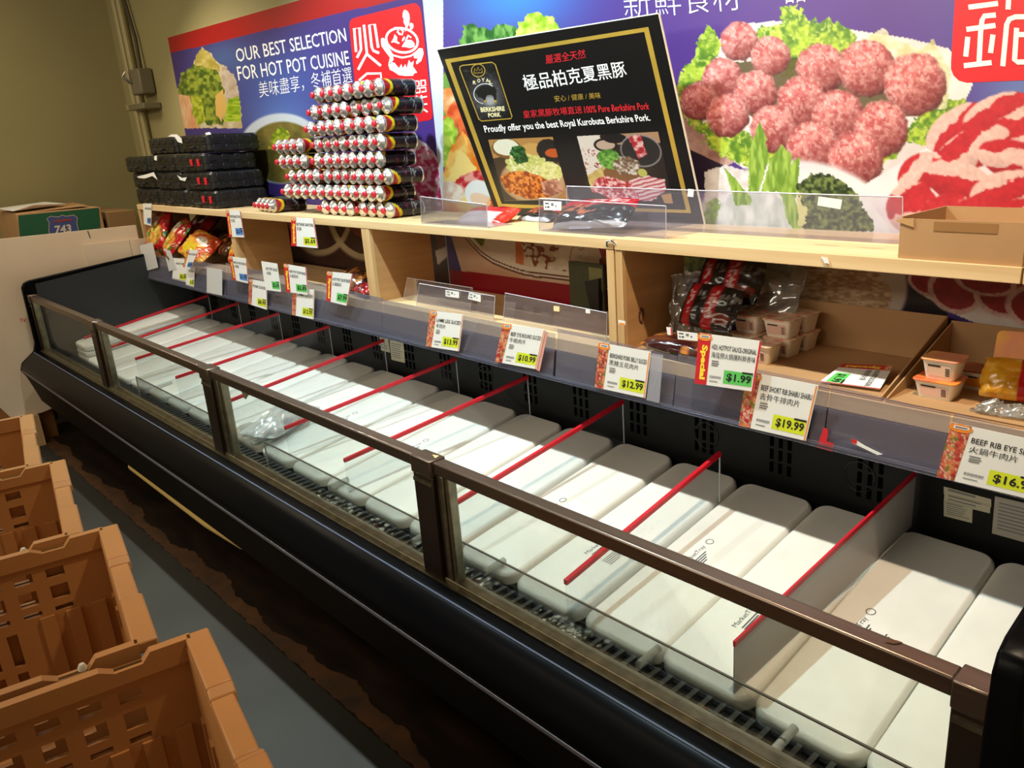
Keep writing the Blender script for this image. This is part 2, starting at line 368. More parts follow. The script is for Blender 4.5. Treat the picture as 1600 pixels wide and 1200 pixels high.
# inner floor, grille, rear wall, upper rear fascia
MB().prismX([(1.185, .497), (1.965, .614), (1.965, .50), (1.06, .48), (1.06, .497)], XL, XR).build('case_floor', BLACKIN, case)
MB().box(XL, XR, 1.963, 2.0, .5, .94).build('rear_wall', BLACKIN, case)
FASC = mat('fascia_reflection_plum', S(66, 60, 70), .32, var=.25, scale=9)  # reflections in the clear rail put into the fascia colour
MB().box(XL, XR, 1.752, 2.0, .93, 1.018).build('rear_fascia', FASC, case)
MB().box(XL, XR, 1.06, 1.070, .497, .535).build('front_lining', mat('olive_lining', S(60, 58, 46), .5), case)
gb = MB().box(-.006, .006, 1.076, 1.184, .522, .532).build('grille_bar', mat('dark_grille_bar', S(66, 66, 62), .4, .3), case)
gb.location.x = XL+.03
k = XL+.03+.036
while k < XR-.01:
    o = gb.copy(); COL.objects.link(o); o.location.x = k; k += .036
for y in (1.08, 1.13, 1.182): MB().box(XL, XR, y-.003, y+.003, .514, .523).build('grille_rail', BLACK, case)
# slots punched in the rear wall and round knock-outs
SLOT = mat('slot_black', S(2, 2, 2), .8, spec=.02); slot = None; sb = MB()
for g in range(19):
    gx = -5.35+g*.28
    if gx > -.85: continue
    for dx in (-.03, 0, .03):
        for z in (.70, .742, .784, .826): sb.box(gx+dx-.006, gx+dx+.006, 1.9605, 1.9635, z, z+.032)
sb.build('vent_slots', SLOT, case)['kind'] = 'stuff'
for x in (-5.2, -3.9, -2.55, -1.42, -.9):
    MB().tube([(x+.045*math.cos(a*.3491), 1.962, .76+.045*math.sin(a*.3491)) for a in range(18)], .0022, 5, True).build('knockout', mat('knockout_grey', S(20, 21, 23), .5), case)
# glass front: channel, panes, posts, top rail
MB().box(XL, XR, 1.028, 1.066, .592, .612).build('bottom_channel', ALU, case, bevel=.003)
MB().box(XL, XR, 1.015, 1.03, .592, .602).build('channel_lip', ALU, case)
posts = [(-5.70, -5.665, -5.63), (-4.476, -4.40, -4.325), (-3.067, -2.984, -2.91), (-1.667, -1.583, -1.532), (-.312, -.263, -.263)]
for a, b, c in posts:
    MB().box(a, b, 1.022, 1.062, .60, .895).build('post', mat('bronze_post', S(58, 47, 39), .4, .6), case, bevel=.003)
    MB().box(a-.001, b+.001, 1.018, 1.068, .895, .942).build('post_cap', BRONZE, case, bevel=.003)
    MB().box(a+.004, b-.002, 1.0185, 1.024, .872, .882).build('post_lip', ALU, case)
    if c > b:
        for q in range(3):
            x0 = b+(c-b)*q/3; MB().box(x0+.001, x0+(c-b)/3-.001, 1.034-.004*(q == 1), 1.060, .606, .905).build('glass_channel', ALU, case, bevel=.002)
for i in range(4):
    x0, x1 = posts[i][2], posts[i+1][0]
    MB().box(x0-.004, x1+.004, 1.043, 1.049, .606, .912).build('glass_pane', GLASS, case)
    MB().box(posts[i][1]+.001, x1-.001, 1.028, 1.064, .905, .938).build('top_rail', BRONZE, case, bevel=.004)
# wooden chip and stain on the rail
patch([(735-60, 708+2), (686, 712), (680, 716)], ZP(.943), mat('torn_tape', S(226, 190, 130), .6), case, 'torn_tape', off=.0006)
patch([(1380, 1002), (1400, 1000), (1412, 1004), (1396, 1006)], ZP(.939), mat('rust_mark', S(84, 52, 28), .6), case, 'rust_mark', off=.0006)

# low clear fence and its pegs at the front of the trays
FENCE = clear('fence_plastic', (.95, .96, .94), .10)
fy = 1.13
for x0, x1 in ((-4.30, -3.12), (-2.86, -1.70), (-1.655, -.30)):
    f = MB().box(x0, x1, fy, fy+.0025, .548, .652).build('product_fence', FENCE, case)
    MB().box(x0, x1, fy-.0012, fy+.0037, .6515, .655).build('fence_edge', mat('fence_edge_grey', S(96, 92, 84), .3), f)
    MB().box(x0-.002, x0+.002, fy-.001, fy+.0035, .55, .655).build('fence_edge', mat('fence_side_edge', S(190, 188, 180), .3), f)
PEG = clear('peg_plastic', (.85, .86, .82), .5, .05, .35, (.75, .74, .68))
for px, py in ((1002, 1036), (762, 892), (648, 845), (520, 760), (398, 692), (250, 605), (1215, 1168)):
    p = ZP(.562).at(px, py); MB().tube([(p.x, p.y-.012, .562), (p.x+.002, p.y+.06, .570)], .0095, 12).build('fence_peg', PEG, case, smooth=True)
# ice crumbs and crumbs of litter on the grille
ic = MB(); rn = random.Random(5)
for _ in range(150):
    cl = rn.choice((-1.28, -1.22, -1.75, -1.9, -2.1, -2.32, -2.45, -1.6)); x = cl+rn.gauss(0, .05); y = rn.uniform(1.085, 1.175); s = rn.uniform(.002, .007)
    ic.box(-s, s, -s*rn.uniform(.5, 1), s, 0, s*rn.uniform(.5, 1.2), M=Matrix.Translation((x, y, .533)) @ Matrix.Rotation(rn.uniform(0, 3), 4, 'Z') @ Matrix.Rotation(rn.uniform(-.5, .5), 4, 'X'))
tag(ic.build('ice_crumbs', mat('ice_crumbs', S(190, 188, 176), .4)), 'crumbs of ice and litter on the front air grille', 'ice', kind='stuff')

# ================================================================ white trays turned bottom up
TA = math.atan(.15)
def tray_mesh():
    mb = MB(); W, L, H = .246, .762, .034; n = 6
    prof = [(.0, .0), (.0035, -.0012), (.009, -.006), (.0115, -.012), (.013, -H)]
    rings = []
    for off, z in prof:
        x0, y0, x1, y1 = -W/2+.013-off, -L/2+.013-off, W/2-.013+off, L/2-.013+off; rings.append([(x, y, z) for x, y in rrect(x0, y0, x1, y1, .032+off, n)])
    k = len(rings[0]); mb.add([p for r in rings for p in r], [(i*k+j, (i+1)*k+j, (i+1)*k+(j+1) % k, i*k+(j+1) % k) for i in range(len(rings)-1) for j in range(k)]+[tuple(range(k))])
    return mb
tr0 = tray_mesh()
edges = [-.266, -.513, -.760, -1.007, -1.268, -1.530, -1.795, -2.055, -2.315, -2.575, -2.84, -3.105, -3.37, -3.635, -3.90, -4.165, -4.43, -4.695, -4.95, -5.20, -5.449]
ORD = ['', 'second ', 'third ', 'fourth ', 'fifth ', 'sixth ', 'seventh ', 'eighth ', 'ninth ', 'tenth ', 'eleventh ', 'twelfth ', 'thirteenth ', 'fourteenth ', 'fifteenth ', 'sixteenth ', 'seventeenth ', 'eighteenth ', 'nineteenth ', 'twentieth ']
tv, tf, te = glyphs('MarketTray'); RT = random.Random(3)
def print_mesh(kind):
    mb = MB()   # text runs along +Y
    w_, h_ = .062, .012
    mb.add([(.0-y*h_, x*w_, .0006) for x, y in tv], tf)
    for r in range(4): mb.add([(a, b, .0006) for a, b in ((.004+r*.005, .004), (.0065+r*.005, .004), (.0065+r*.005, .05-.006*r), (.004+r*.005, .05-.006*r))], [(0, 1, 2, 3)])
    L = [(.0-.006+.008*math.cos(a*.5236), .078+.008*math.sin(a*.5236)) for a in range(12)]; K = [(.0-.006+.0065*math.cos(a*.5236), .078+.0065*math.sin(a*.5236)) for a in range(12)]
    mb.add([(x, y, .0006) for x, y in L+K], [(i, (i+1) % 12, 12+(i+1) % 12, 12+i) for i in range(12)])
    if kind:
        for r in range(5): mb.add([(a, b, .0006) for a, b in ((.034+r*.005, .0), (.0362+r*.005, .0), (.0362+r*.005, .045-.004*r), (.034+r*.005, .045-.004*r))], [(0, 1, 2, 3)])
    return mb
base_t = None; base_p = {}
printed = {0: None, 1: (1.50, 1), 3: (1.53, 0), 2: (1.40, 0), 4: (1.42, 1), 5: (1.47, 0), 7: (1.42, 0), 8: (1.50, 0), 10: (1.5, 0)}
for i, xr in enumerate(edges):
    xc = xr-.123; Y = 1.565+RT.uniform(-.006, .006)
    root = bpy.data.objects.new('meat_tray', None); COL.objects.link(root)
    root.location = (xc, Y, .55+.15*(Y-1.19)); root.rotation_euler = (TA, 0, RT.uniform(-.006, .006)); BASE[root.name] = (0, 0, 0)
    if i == 0: lab = 'white upturned display tray at the right-hand end, against the black end panel'
    elif i == len(edges)-1: lab = 'white upturned display tray at the far left, beside the bare black case floor'
    else: lab = 'white upturned display tray, %sfrom the right-hand end of the row' % ORD[i]
    tag(root, lab, 'tray', 'upturned white meat trays')
    if base_t is None: base_t = tr0.build('tray_shell', TRAYM, root, smooth=True)
    else: o = base_t.copy(); COL.objects.link(o); o.parent = root; o.matrix_parent_inverse = Matrix()
    if printed.get(i):
        y, kd = printed[i]
        if kd not in base_p: q = print_mesh(kd).build('maker_print', mat('tray_ink', S(84, 84, 92), .6), root); base_p[kd] = q
        else: q = base_p[kd].copy(); COL.objects.link(q); q.parent = root; q.matrix_parent_inverse = Matrix()
        q.scale = (1.5, 1.5, 1); q.location = (-.02 if i != 1 else -.035, y-Y-.03, .0)

for k in (1, 2):
    o = dup(root, (xc, Y, .55+.15*(Y-1.19)+.0345*k), None, 'white upturned display tray, %s of the little stack at the far left end' % ('middle' if k == 1 else 'topmost'))
    o.rotation_euler = root.rotation_euler
root['label'] = 'white upturned display tray, lowest of the little stack at the far left end'
# red topped dividers: (X at rear, X at front, front Y, rear Y, heights above the tray plane)
DIV = [(-.742, -.800, 1.20, 1.945), (-1.25, -1.252, 1.15, 1.79), (-1.752, -1.800, 1.20, 1.93), (-2.245, -2.385, 1.20, 1.93), (-2.703, -2.865, 1.22, 1.93),
       (-3.267, -3.397, 1.22, 1.93), (-3.785, -4.0, 1.22, 1.93), (-4.355, -4.58, 1.22, 1.93), (-4.90, -5.0, 1.20, 1.93), (-5.36, -5.43, 1.20, 1.93)]
DG = clear('divider_plastic', (.95, .96, .965), .04, .03, .012, (.6, .65, .75), fres=.12); DGO = mat('frosted_grey_divider', S(176, 172, 168), .35)
for i, (xr_, xf, yf, yr) in enumerate(DIV):
    lab = ('opaque grey divider panel with red top edge, between the two right-most trays pairs' if i == 0 else 'clear divider panel with red top edge, %sdivider from the right' % ORD[i])
    if i == 9: lab = 'clear divider panel with red top edge, left-most in the case beside the bare floor'
    z = lambda y: .553+.15*(y-1.19)
    d = thing('tray_divider', lab, 'divider', ((xr_+xf)/2, (yf+yr)/2, z((yf+yr)/2)), 'red topped tray dividers')
    h = .128; tX = (.003, 0, 0)
    q = [(xf, yf, z(yf)), (xr_, yr, z(yr)), (xr_, yr, z(yr)+h+.02), (xf, yf, z(yf)+h-.012)]
    MB().slab(q, tX).build('panel', DGO if i == 0 else DG, d)
    a, b = Vector(q[3]), Vector(q[2]); e = Vector((0, 0, .013)); s = Vector((.012 if i else .006, 0, 0)); c0 = Vector((.0015, 0, 0))
    MB().add([a+c0-s/2, a+c0+s/2, b+c0+s/2, b+c0-s/2, a+c0-s/2+e, a+c0+s/2+e, b+c0+s/2+e, b+c0-s/2+e], [(3, 2, 1, 0), (4, 5, 6, 7), (0, 1, 5, 4), (1, 2, 6, 5), (2, 3, 7, 6), (3, 0, 4, 7)]).build('red_edge', RED, d)
    if i: box('clear_edge', mat('bright_edge', S(176, 184, 186), .25), d, xr_, xr_+.003, yr-.0015, yr+.0015, z(yr), z(yr)+h+.02)

# notices on the rear wall of the case
def notice(corners, label, nm='notice_sticker', Y=1.9625, m=None, rows=5):
    pl = YP(Y); c = [pl.at(x, y) for x, y in corners]; cc = sum(c, Vector())/4
    t = thing(nm, label, 'sticker' if nm.endswith('sticker') else 'notice', cc)
    MB().slab([p+Vector((0, -.0012, 0)) for p in c], (0, .0011, 0)).build('sheet', m or mat('dull_label_paper', S(188, 184, 160), .5), t)
    (x0, y0), (x1, y1), (x2, y2), (x3, y3) = corners
    uv = lambda u, v: ((x0*(1-u)+x1*u)*(1-v)+(x3*(1-u)+x2*u)*v, (y0*(1-u)+y1*u)*(1-v)+(y3*(1-u)+y2*u)*v)
    mb = MB(); rg = random.Random(int(x0))
    for r in range(rows):
        v0 = .14+.76*r/rows; w_ = rg.uniform(.55, .85)
        mb.add([pl.at(*uv(u, v), .0016) for u, v in ((.08, v0), (.08+w_, v0), (.08+w_, v0+.3/rows), (.08, v0+.3/rows))], [(0, 1, 2, 3)])
    mb.build('fine_print', INKG, t)['kind'] = 'stuff'; return t
notice([(1475, 760), (1549, 780), (1549, 792), (1475, 772)], 'narrow grey strip label on black case wall, above two other stickers', rows=1)
notice([(1476, 770), (1548, 789), (1547, 794+8), (1475, 784)], 'long pale grey sticker on the black case wall', rows=2)
notice([(1475, 781), (1520, 792), (1519, 817), (1475, 806)], 'small cream warning sticker with lines of print, under the long grey sticker', rows=6)
notice([(1555, 775), (1640, 795), (1640, 858), (1550, 833)], 'large white printed notice under the $16.99 tag', 'paper_notice', m=mat('greyed_paper', S(172, 166, 156), .6), rows=8)
notice([(590, 526), (607, 530), (610, 551), (594, 547)], 'small white card taped to the case wall beside a red divider', 'paper_notice', rows=4)
notice([(609, 531), (631, 536), (633, 567), (612, 562)], 'white printed card on the case wall below the price rail', 'paper_notice', rows=7)

# ================================================================ plywood shelving on top of the case
def side(parent, name, x0, x1, y1=2.06, m=WOODIN):
    p = MB().box(x0, x1, 1.772, y1, 1.06, 1.37).build(name, WOODIN, parent)
    MB().box(x0-.0005, x1+.0005, 1.759, 1.774, 1.06, 1.37).build('edge_strip', WOODZ, p)
sh = thing('plywood_shelf', 'long birch plywood shelf unit of three bays on the left', 'shelf unit', (-3.7, 1.95, 1.02))
box('top_board', WOOD, sh, -5.82, -1.613, 1.758, 2.165, 1.372, 1.404, bevel=.0015)
box('bottom_board', WOOD, sh, -5.82, -1.613, 1.758, 2.165, 1.02, 1.062, bevel=.0015)
for a, b in ((-5.82, -5.785), (-4.40, -4.35), (-3.045, -2.985), (-1.642, -1.613)): side(sh, 'side_panel' if a in (-5.82, -1.642) else 'divider_panel', a, b)
s2 = thing('plywood_shelf', 'birch plywood shelf unit on the right holding cardboard cartons of sauce', 'shelf unit', (-.85, 1.95, 1.02))
box('top_board', WOOD, s2, -1.606, -.492, 1.756, 2.165, 1.372, 1.406, bevel=.0015)
box('top_board', WOOD, s2, -.488, 0.02, 1.756, 2.165, 1.372, 1.406, bevel=.0015)
box('bottom_board', WOOD, s2, -1.606, .02, 1.758, 2.165, 1.02, 1.062, bevel=.0015)
side(s2, 'side_panel', -1.606, -1.580); side(s2, 'side_panel', -.01, .02)
# knot on the side panel, metal clip where the units meet
MB().tube([(-1.5795, 1.84+.010*math.cos(a*.5236), 1.16+.022*math.sin(a*.5236)) for a in range(12)], .004, 5, True).build('wood_knot', mat('knot_brown', S(90, 44, 26), .6), s2)
MB().tube([(-1.60, 1.756, 1.388), (-1.615, 1.752, 1.40), (-1.632, 1.752, 1.396), (-1.636, 1.756, 1.38)], .003, 6).build('steel_clip', CHROME, sh, smooth=True)

# ================================================================ clear price rail hung in front of the shelf
rail = thing('price_rail', 'long clear plastic price rail hanging below the plywood shelf', 'price rail', (-3, 1.71, .94))
segs = [((218, 398), (345, 416)), ((345, 412), (590, 468)), ((590, 470), (860, 524)), ((862, 516), (1050, 560)), ((1050, 556), (1290, 604)), ((1290, 606), (1480, 652)), ((1482, 650), (1700, 706))]
lipP = YP(1.70)
RAILM = clear('price_rail_plastic', (.86, .86, .90), .22, .06, .10, (.50, .48, .62))
RCH = mat('blue_rail_channel', S(46, 50, 76), .25, var=.4, scale=30, stretch=(.3, 1, 1))
for a, b in segs:
    A, B = lipP.at(*a), lipP.at(*b)
    MB().slab([(A.x+.002, 1.70, .944), (B.x-.002, 1.70, .944), (B.x-.002, 1.725, B.z), (A.x+.002, 1.725, A.z)], (0, .0025, 0)).build('rail_panel', RAILM, rail)
MB().box(-5.79, -.1, 1.696, 1.752, .936, .945).build('rail_channel', RCH, rail, bevel=.002)
MB().box(-5.79, -.1, 1.694, 1.697, .936, .952).build('rail_lip', clear('rail_lip_plastic', (.8, .82, .9), .2, .03, .08, (.6, .62, .75)), rail)
# ================================================================ printed wall posters
PP = painted('printed_picture', .32); YPOST = 2.188; WP = YP(YPOST)
def paint_right(x, y):
    a = Art(x, y, (90, 56, 142)); n1 = np.ones(len(x))
    # ground: blue glow at the left and at the lower right, purple elsewhere
    g = np.exp(-(((x-800)/110)**2+((y+10)/70)**2)); a.put(g*.9, (70, 150, 230)); a.put(ss(1490, 1600, x)*ss(40, 150, y)*.9, (110, 150, 205)); a.put(ss(1350, 1500, x)*.35*n1, (96, 100, 180))
    a.put(ss(330, 420, y)*n1*.6, (60, 40, 110))
    # leafy greens behind the board
    m = a.polym([(716, 100), (722, 40), (738, 36), (760, 46), (790, 36), (812, 44), (835, 60), (840, 100)], 6, 9); a.put(m, a.tex((40, 96, 36), (128, 176, 84), 9, 4, 3, 1.5, .7))
    m = a.polym([(800, 90), (806, 50), (822, 24), (842, 18), (866, 32), (884, 52), (878, 100)], 7, 9); a.put(m, a.tex((150, 190, 30), (236, 240, 120), 10, 6, 2.6))
    # vegetables at the left edge
    m = a.polym([(684, 130), (694, 112), (720, 118), (735, 240), (700, 240), (686, 190)], 3); a.put(m, a.tex((70, 120, 50), (120, 160, 70), 12))
    for cx, cy, rx, ry, c1, c2 in ((706, 162, 16, 26, (226, 130, 60), (250, 206, 160)), (722, 186, 22, 30, (214, 70, 30), (244, 130, 70)), (704, 200, 13, 22, (230, 96, 40), (250, 160, 90))):
        m, u, v = a.ellm(cx, cy, rx, ry, -20); a.put(m, a.tex(c1, c2, 14, 8)*(1-.25*np.clip(u+v, 0, 1)[:, None]))
    m = a.polym([(684, 232), (692, 186), (702, 182), (712, 200), (722, 260), (690, 262)], 5, 7); a.put(m, a.tex((120, 170, 40), (206, 222, 90), 8, 2))
    m = a.polym([(690, 285), (700, 240), (722, 205), (745, 232), (790, 300), (780, 350), (690, 350)], 2); a.put(m, a.tex((240, 120, 30), (255, 224, 130), 22, 5, 2.6))
    m = a.polym([(697, 288), (719, 232), (744, 262), (748, 300)], 2); a.put(m, (255, 224, 140))
    m, u, v = a.ellm(742, 286, 34, 18, -10, .3, 8); a.put(m, a.tex((196, 40, 52), (240, 170, 160), 8, 9, 3))
    m, u, v = a.ellm(704, 300, 22, 16, 20, .2, 8); a.put(m, a.tex((230, 190, 170), (250, 240, 230), 8, 9, 3))
    m, u, v = a.ellm(746, 302, 20, 21, 0); a.put(m, (238, 243, 250)); m, u, v = a.ellm(758, 318, 26, 12, 30); a.put(m*.7, (244, 196, 160))
    m = a.polym([(762, 335), (770, 300), (800, 340)], 2); a.put(m, (226, 90, 40))
    # meatball platter
    m = a.polym([(1118, 66), (1150, 40), (1200, 33), (1252, 34), (1340, 48), (1420, 60), (1483, 76), (1520, 132), (1500, 175), (1440, 240), (1345, 290), (1160, 262), (1076, 206), (1062, 120)]); a.put(m, a.tex((226, 214, 214), (248, 244, 244), 60, 3))
    m = a.polym([(1062, 180), (1152, 240), (1146, 254), (1130, 262), (1062, 226)]); a.put(m, a.tex((150, 104, 96), (206, 170, 160), 20, 4))
    m = a.polym([(1062, 226), (1130, 258), (1100, 300), (1062, 300)]); a.put(m, (40, 26, 52))
    LT, LD = (190, 214, 66), (92, 136, 40)
    for pts in ([(1052, 150), (1070, 104), (1084, 88), (1092, 60), (1104, 44), (1122, 50), (1126, 70), (1112, 110), (1098, 150), (1062, 176)],
                [(1182, 60), (1186, 40), (1224, 38), (1222, 10), (1236, 4), (1248, 12), (1262, 32), (1300, 32), (1332, 46), (1342, 66), (1330, 86), (1262, 100), (1230, 120), (1190, 70)],
                [(1378, 262), (1386, 232), (1420, 200), (1440, 160), (1438, 134), (1452, 128), (1466, 146), (1484, 150), (1504, 154), (1513, 162), (1500, 182), (1513, 196), (1478, 206), (1450, 224), (1414, 226), (1392, 250)],
                [(1062, 172), (1092, 178), (1120, 206), (1150, 195), (1180, 212), (1200, 230), (1262, 252), (1250, 262), (1150, 254), (1110, 232)],
                [(1332, 285), (1338, 272), (1352, 274), (1360, 276), (1350, 290)]):
        m = a.polym(pts, 9, 7, 11); a.put(m, a.tex(LD, LT, 9, 7, 2.8)); a.put(m*(fbm(x, y, 5, 31) > .62)*.6, (226, 236, 120))
    m = a.polym([(1342, 66), (1380, 44), (1396, 62), (1440, 76), (1458, 60), (1468, 82), (1486, 110), (1480, 170), (1440, 168), (1400, 90)], 4, 8); a.put(m*.8, a.tex((212, 206, 140), (244, 240, 214), 12, 3))
    balls = [(1154, 63, 29), (1203, 86, 30), (1127.5, 121, 31), (1281.5, 105, 37), (1353, 105, 43), (1428.5, 130, 47), (1091, 156, 29), (1180, 142, 33), (1252, 157.5, 39), (1136, 178.5, 33), (1308, 178.5, 39), (1376, 199.5, 42), (1208, 199.5, 36), (1269, 227.5, 40), (1336, 247, 43)]
    a.put(a.polym([(1120, 100), (1240, 90), (1300, 110), (1440, 170), (1330, 230), (1210, 200), (1130, 160)], 4)*.8, (72, 58, 24))
    for i, (cx, cy, r) in enumerate(balls):
        m, u, v = a.ellm(cx+1, cy+2, r*1.03, r*1.06, 0, .18, 9, .04, i*3+1)
        t = a.tex((178, 82, 84), (226, 152, 148), 6.5, i*7+3, 2.0); sp = np.clip((fbm(x, y, 3.6, i*5+60, 2)-.60)*8, 0, .55)[:, None]; t = t*(1-sp)+np.array((246, 204, 196))*sp
        dd = np.sqrt(u*u+v*v); sh_ = (np.clip(.34*(u*.5+v), -.14, .45)+.22*np.clip(dd-.75, 0, .3)/.3)[:, None]; t = t*(1-sh_); t[:, 1:] *= (1-np.clip(.25*(u*.5+v), 0, .3))[:, None]; a.put(m, t)
    # plate with lettuce, leek and dark herbs
    m, u, v = a.ellm(1240, 400, 175, 150); a.put(m*(y < 430), a.tex((236, 230, 236), (250, 248, 250), 40, 2))
    m = a.polym([(1100, 380), (1102, 268), (1135, 258), (1170, 270), (1180, 380)], 3); a.put(m, a.tex((226, 214, 216), (250, 250, 252), 12, 5))
    m = a.polym([(1098, 360), (1104, 318), (1118, 308), (1130, 322), (1122, 360)], 4, 6); a.put(m, a.tex((120, 168, 60), (190, 220, 120), 8))
    m = a.polym([(1112, 368), (1122, 330), (1140, 305), (1205, 298), (1238, 330), (1256, 372)], 4, 8); a.put(m, a.tex((206, 214, 206), (250, 250, 248), 13, 9, 2.2, 1.2, .5))
    for pts in ([(1131, 260), (1150, 280), (1176, 312), (1172, 320), (1150, 322)], [(1168, 300), (1172, 235), (1186, 190), (1196, 212), (1200, 250), (1186, 300)], [(1190, 300), (1202, 250), (1222, 226), (1238, 244), (1228, 300)], [(1215, 300), (1240, 250), (1250, 246), (1246, 300), (1236, 330)], [(1222, 310), (1236, 300), (1258, 340), (1250, 370), (1232, 350)]):
        m = a.polym(pts, 2.5, 8); a.put(m, a.tex((112, 152, 48), (176, 206, 92), 10, 4, 2.6, 2.4, .5))
    m = a.polym([(1246, 300), (1262, 296), (1268, 330), (1258, 360), (1246, 350)], 3); a.put(m, (228, 222, 150))
    m = a.polym([(1244, 290), (1268, 270), (1300, 274), (1340, 300), (1352, 330), (1366, 345), (1364, 362), (1330, 368), (1250, 372), (1260, 330)], 6, 6); a.put(m, a.tex((34, 50, 26), (126, 142, 76), 5, 12, 3.0))
    # plate of sliced beef
    m = a.polym([(1342, 294), (1420, 246), (1500, 205), (1560, 172), (1640, 140), (1640, 470), (1432, 440), (1406, 400), (1385, 350)]); a.put(m, a.tex((238, 222, 230), (252, 248, 250), 60, 6))
    sl = [(1495, 200, 55, 30, -35), (1560, 176, 58, 28, -20), (1600, 210, 50, 34, 10), (1520, 232, 62, 30, -25), (1585, 250, 60, 30, 15), (1440, 270, 40, 30, -30), (1500, 285, 58, 32, 20), (1575, 300, 60, 34, -10), (1425, 325, 40, 42, 10), (1480, 340, 45, 38, -15), (1545, 350, 60, 40, 20), (1600, 350, 50, 40, 0)]
    for i, (cx, cy, rx, ry, rot) in enumerate(sl):
        m, u, v = a.ellm(cx, cy, rx, ry, rot, .12, 14, .05, i+3)
        stripe = .5+.5*np.sin(v*3.4+u*1.6+1.8*fbm(x, y, 26, i+9, 2)+i); k_ = ss(.42, .56, stripe+.35*(fbm(x, y, 7, i+90, 2)-.5))[:, None]; t = np.array((244, 200, 192))*(1-k_)+np.array((204, 44, 56))*k_
        t = t*(.90+.2*fbm(x, y, 6, i))[:, None]; vein = (np.abs(fbm(x, y, 14, i+40, 1)-.5) < .03)[:, None]; t *= (1-.18*np.clip(v, 0, 1))[:, None]; a.put(m, t)
    # below the shelf: bowl, mushrooms, rolls
    lo = (y > 340).astype(float)
    m = a.polym([(702, 320), (960, 320), (960, 452), (900, 442), (800, 424), (722, 400)])*lo; a.put(m, a.tex((226, 196, 166), (244, 222, 200), 60, 3))
    m, u, v = a.ellm(782, 372, 24, 24); a.put(m*lo, (236, 222, 206)); m, u, v = a.ellm(746, 372, 12, 20, 10, .3, 6); a.put(m*lo, a.tex((70, 100, 30), (150, 160, 80), 6))
    m = a.polym([(805, 350), (820, 350), (818, 420), (806, 418)])*lo; a.put(m, (220, 120, 60))
    m, u, v = a.ellm(868, 385, 52, 42, 0, .15, 8); a.put(m*lo, a.tex((214, 188, 156), (246, 232, 212), 14, 5)); a.put(m*lo*(np.abs(fbm(x, y, 18, 77)-.5) < .05), (140, 60, 24))
    m = a.polym([(924, 350), (960, 350), (960, 420), (940, 402)])*lo; a.put(m, a.tex((150, 26, 36), (216, 90, 96), 12)); m, u, v = a.ellm(905, 385, 22, 44, -10); a.put(m*lo*.6, (232, 214, 196))
    # bowl rim arcs
    AX = [700, 715, 725, 735, 752, 770, 794, 815, 835, 887, 953, 990]; AY = [330, 355, 368, 380, 398, 410, 420, 427, 431, 437, 434, 430]; ya = np.interp(x, AX, AY)
    a.put((y > ya)*(x > 700)*(x < 980)*lo*((x-704)*3.4 > (y-365)), a.tex((214, 160, 124), (236, 204, 176), 50, 8))
    for off, c, wd in ((-9, (240, 222, 200), 4), (-4.5, (104, 48, 30), 1.0), (-1.5, (240, 220, 198), 1.6), (1.0, (96, 40, 28), 1.3)): a.put((np.abs(y-ya-off) < wd)*(x > 708)*(x < 960)*lo, c)
    a.put((y > 419+(x-689)*.131)*(x < 980)*lo, (158, 16, 34))
    m = a.polym([(936, 404), (960, 396), (960, 452), (942, 448)])*lo; a.put(m, a.tex((120, 60, 30), (190, 110, 60), 8))
    # right bays
    r2 = (x > 965)*lo
    m = a.polym([(1064, 385), (1250, 385), (1310, 410), (1280, 440), (1180, 450), (1064, 420)], 8, 8)*r2; a.put(m, a.tex((58, 80, 24), (150, 162, 50), 9, 14, 2.8))
    m, u, v = a.ellm(1290, 440, 130, 95, 10); a.put(m*r2*(y > 390), (214, 196, 184))
    m, u, v = a.ellm(1285, 450, 110, 62, 12, .1, 8); a.put(m*r2*(y > 398), a.tex((176, 132, 92), (236, 206, 168), 4.5, 21, 2.8, .5, 1.8))
    m, u, v = a.ellm(1214, 420, 40, 20, 10, .2, 6); a.put(m*r2*(y > 395), a.tex((70, 86, 28), (150, 150, 60), 6))
    m = a.polym([(1418, 425), (1480, 430), (1480, 520), (1390, 520)])*r2; a.put(m*(1-a.ellm(1290, 440, 130, 95, 10)[0]), (30, 22, 26))
    m = a.polym([(1422, 425), (1660, 440), (1660, 540), (1560, 520), (1490, 490), (1440, 460)])*r2; a.put(m, a.tex((230, 214, 206), (244, 232, 226), 20))
    for cx, cy, rx, ry, ro, i in ((1450, 440, 34, 22, 20, 1), (1492, 455, 44, 34, 25, 2), (1570, 462, 50, 34, 10, 3), (1620, 480, 50, 34, 10, 4), (1540, 440, 50, 22, 10, 5)):
        m, u, v = a.ellm(cx, cy, rx, ry, ro, .08, 14); d = np.sqrt(u*u+v*v); t = np.where((d > .8)[:, None], (232, 190, 180), (166, 26, 36)).astype(float)*(.82+.3*fbm(x, y, 8, i))[:, None]; a.put(m*r2*(y > 418), t)
    a.put((x < 692.5)*(y < 700), (226, 228, 236))
    return a.lin()
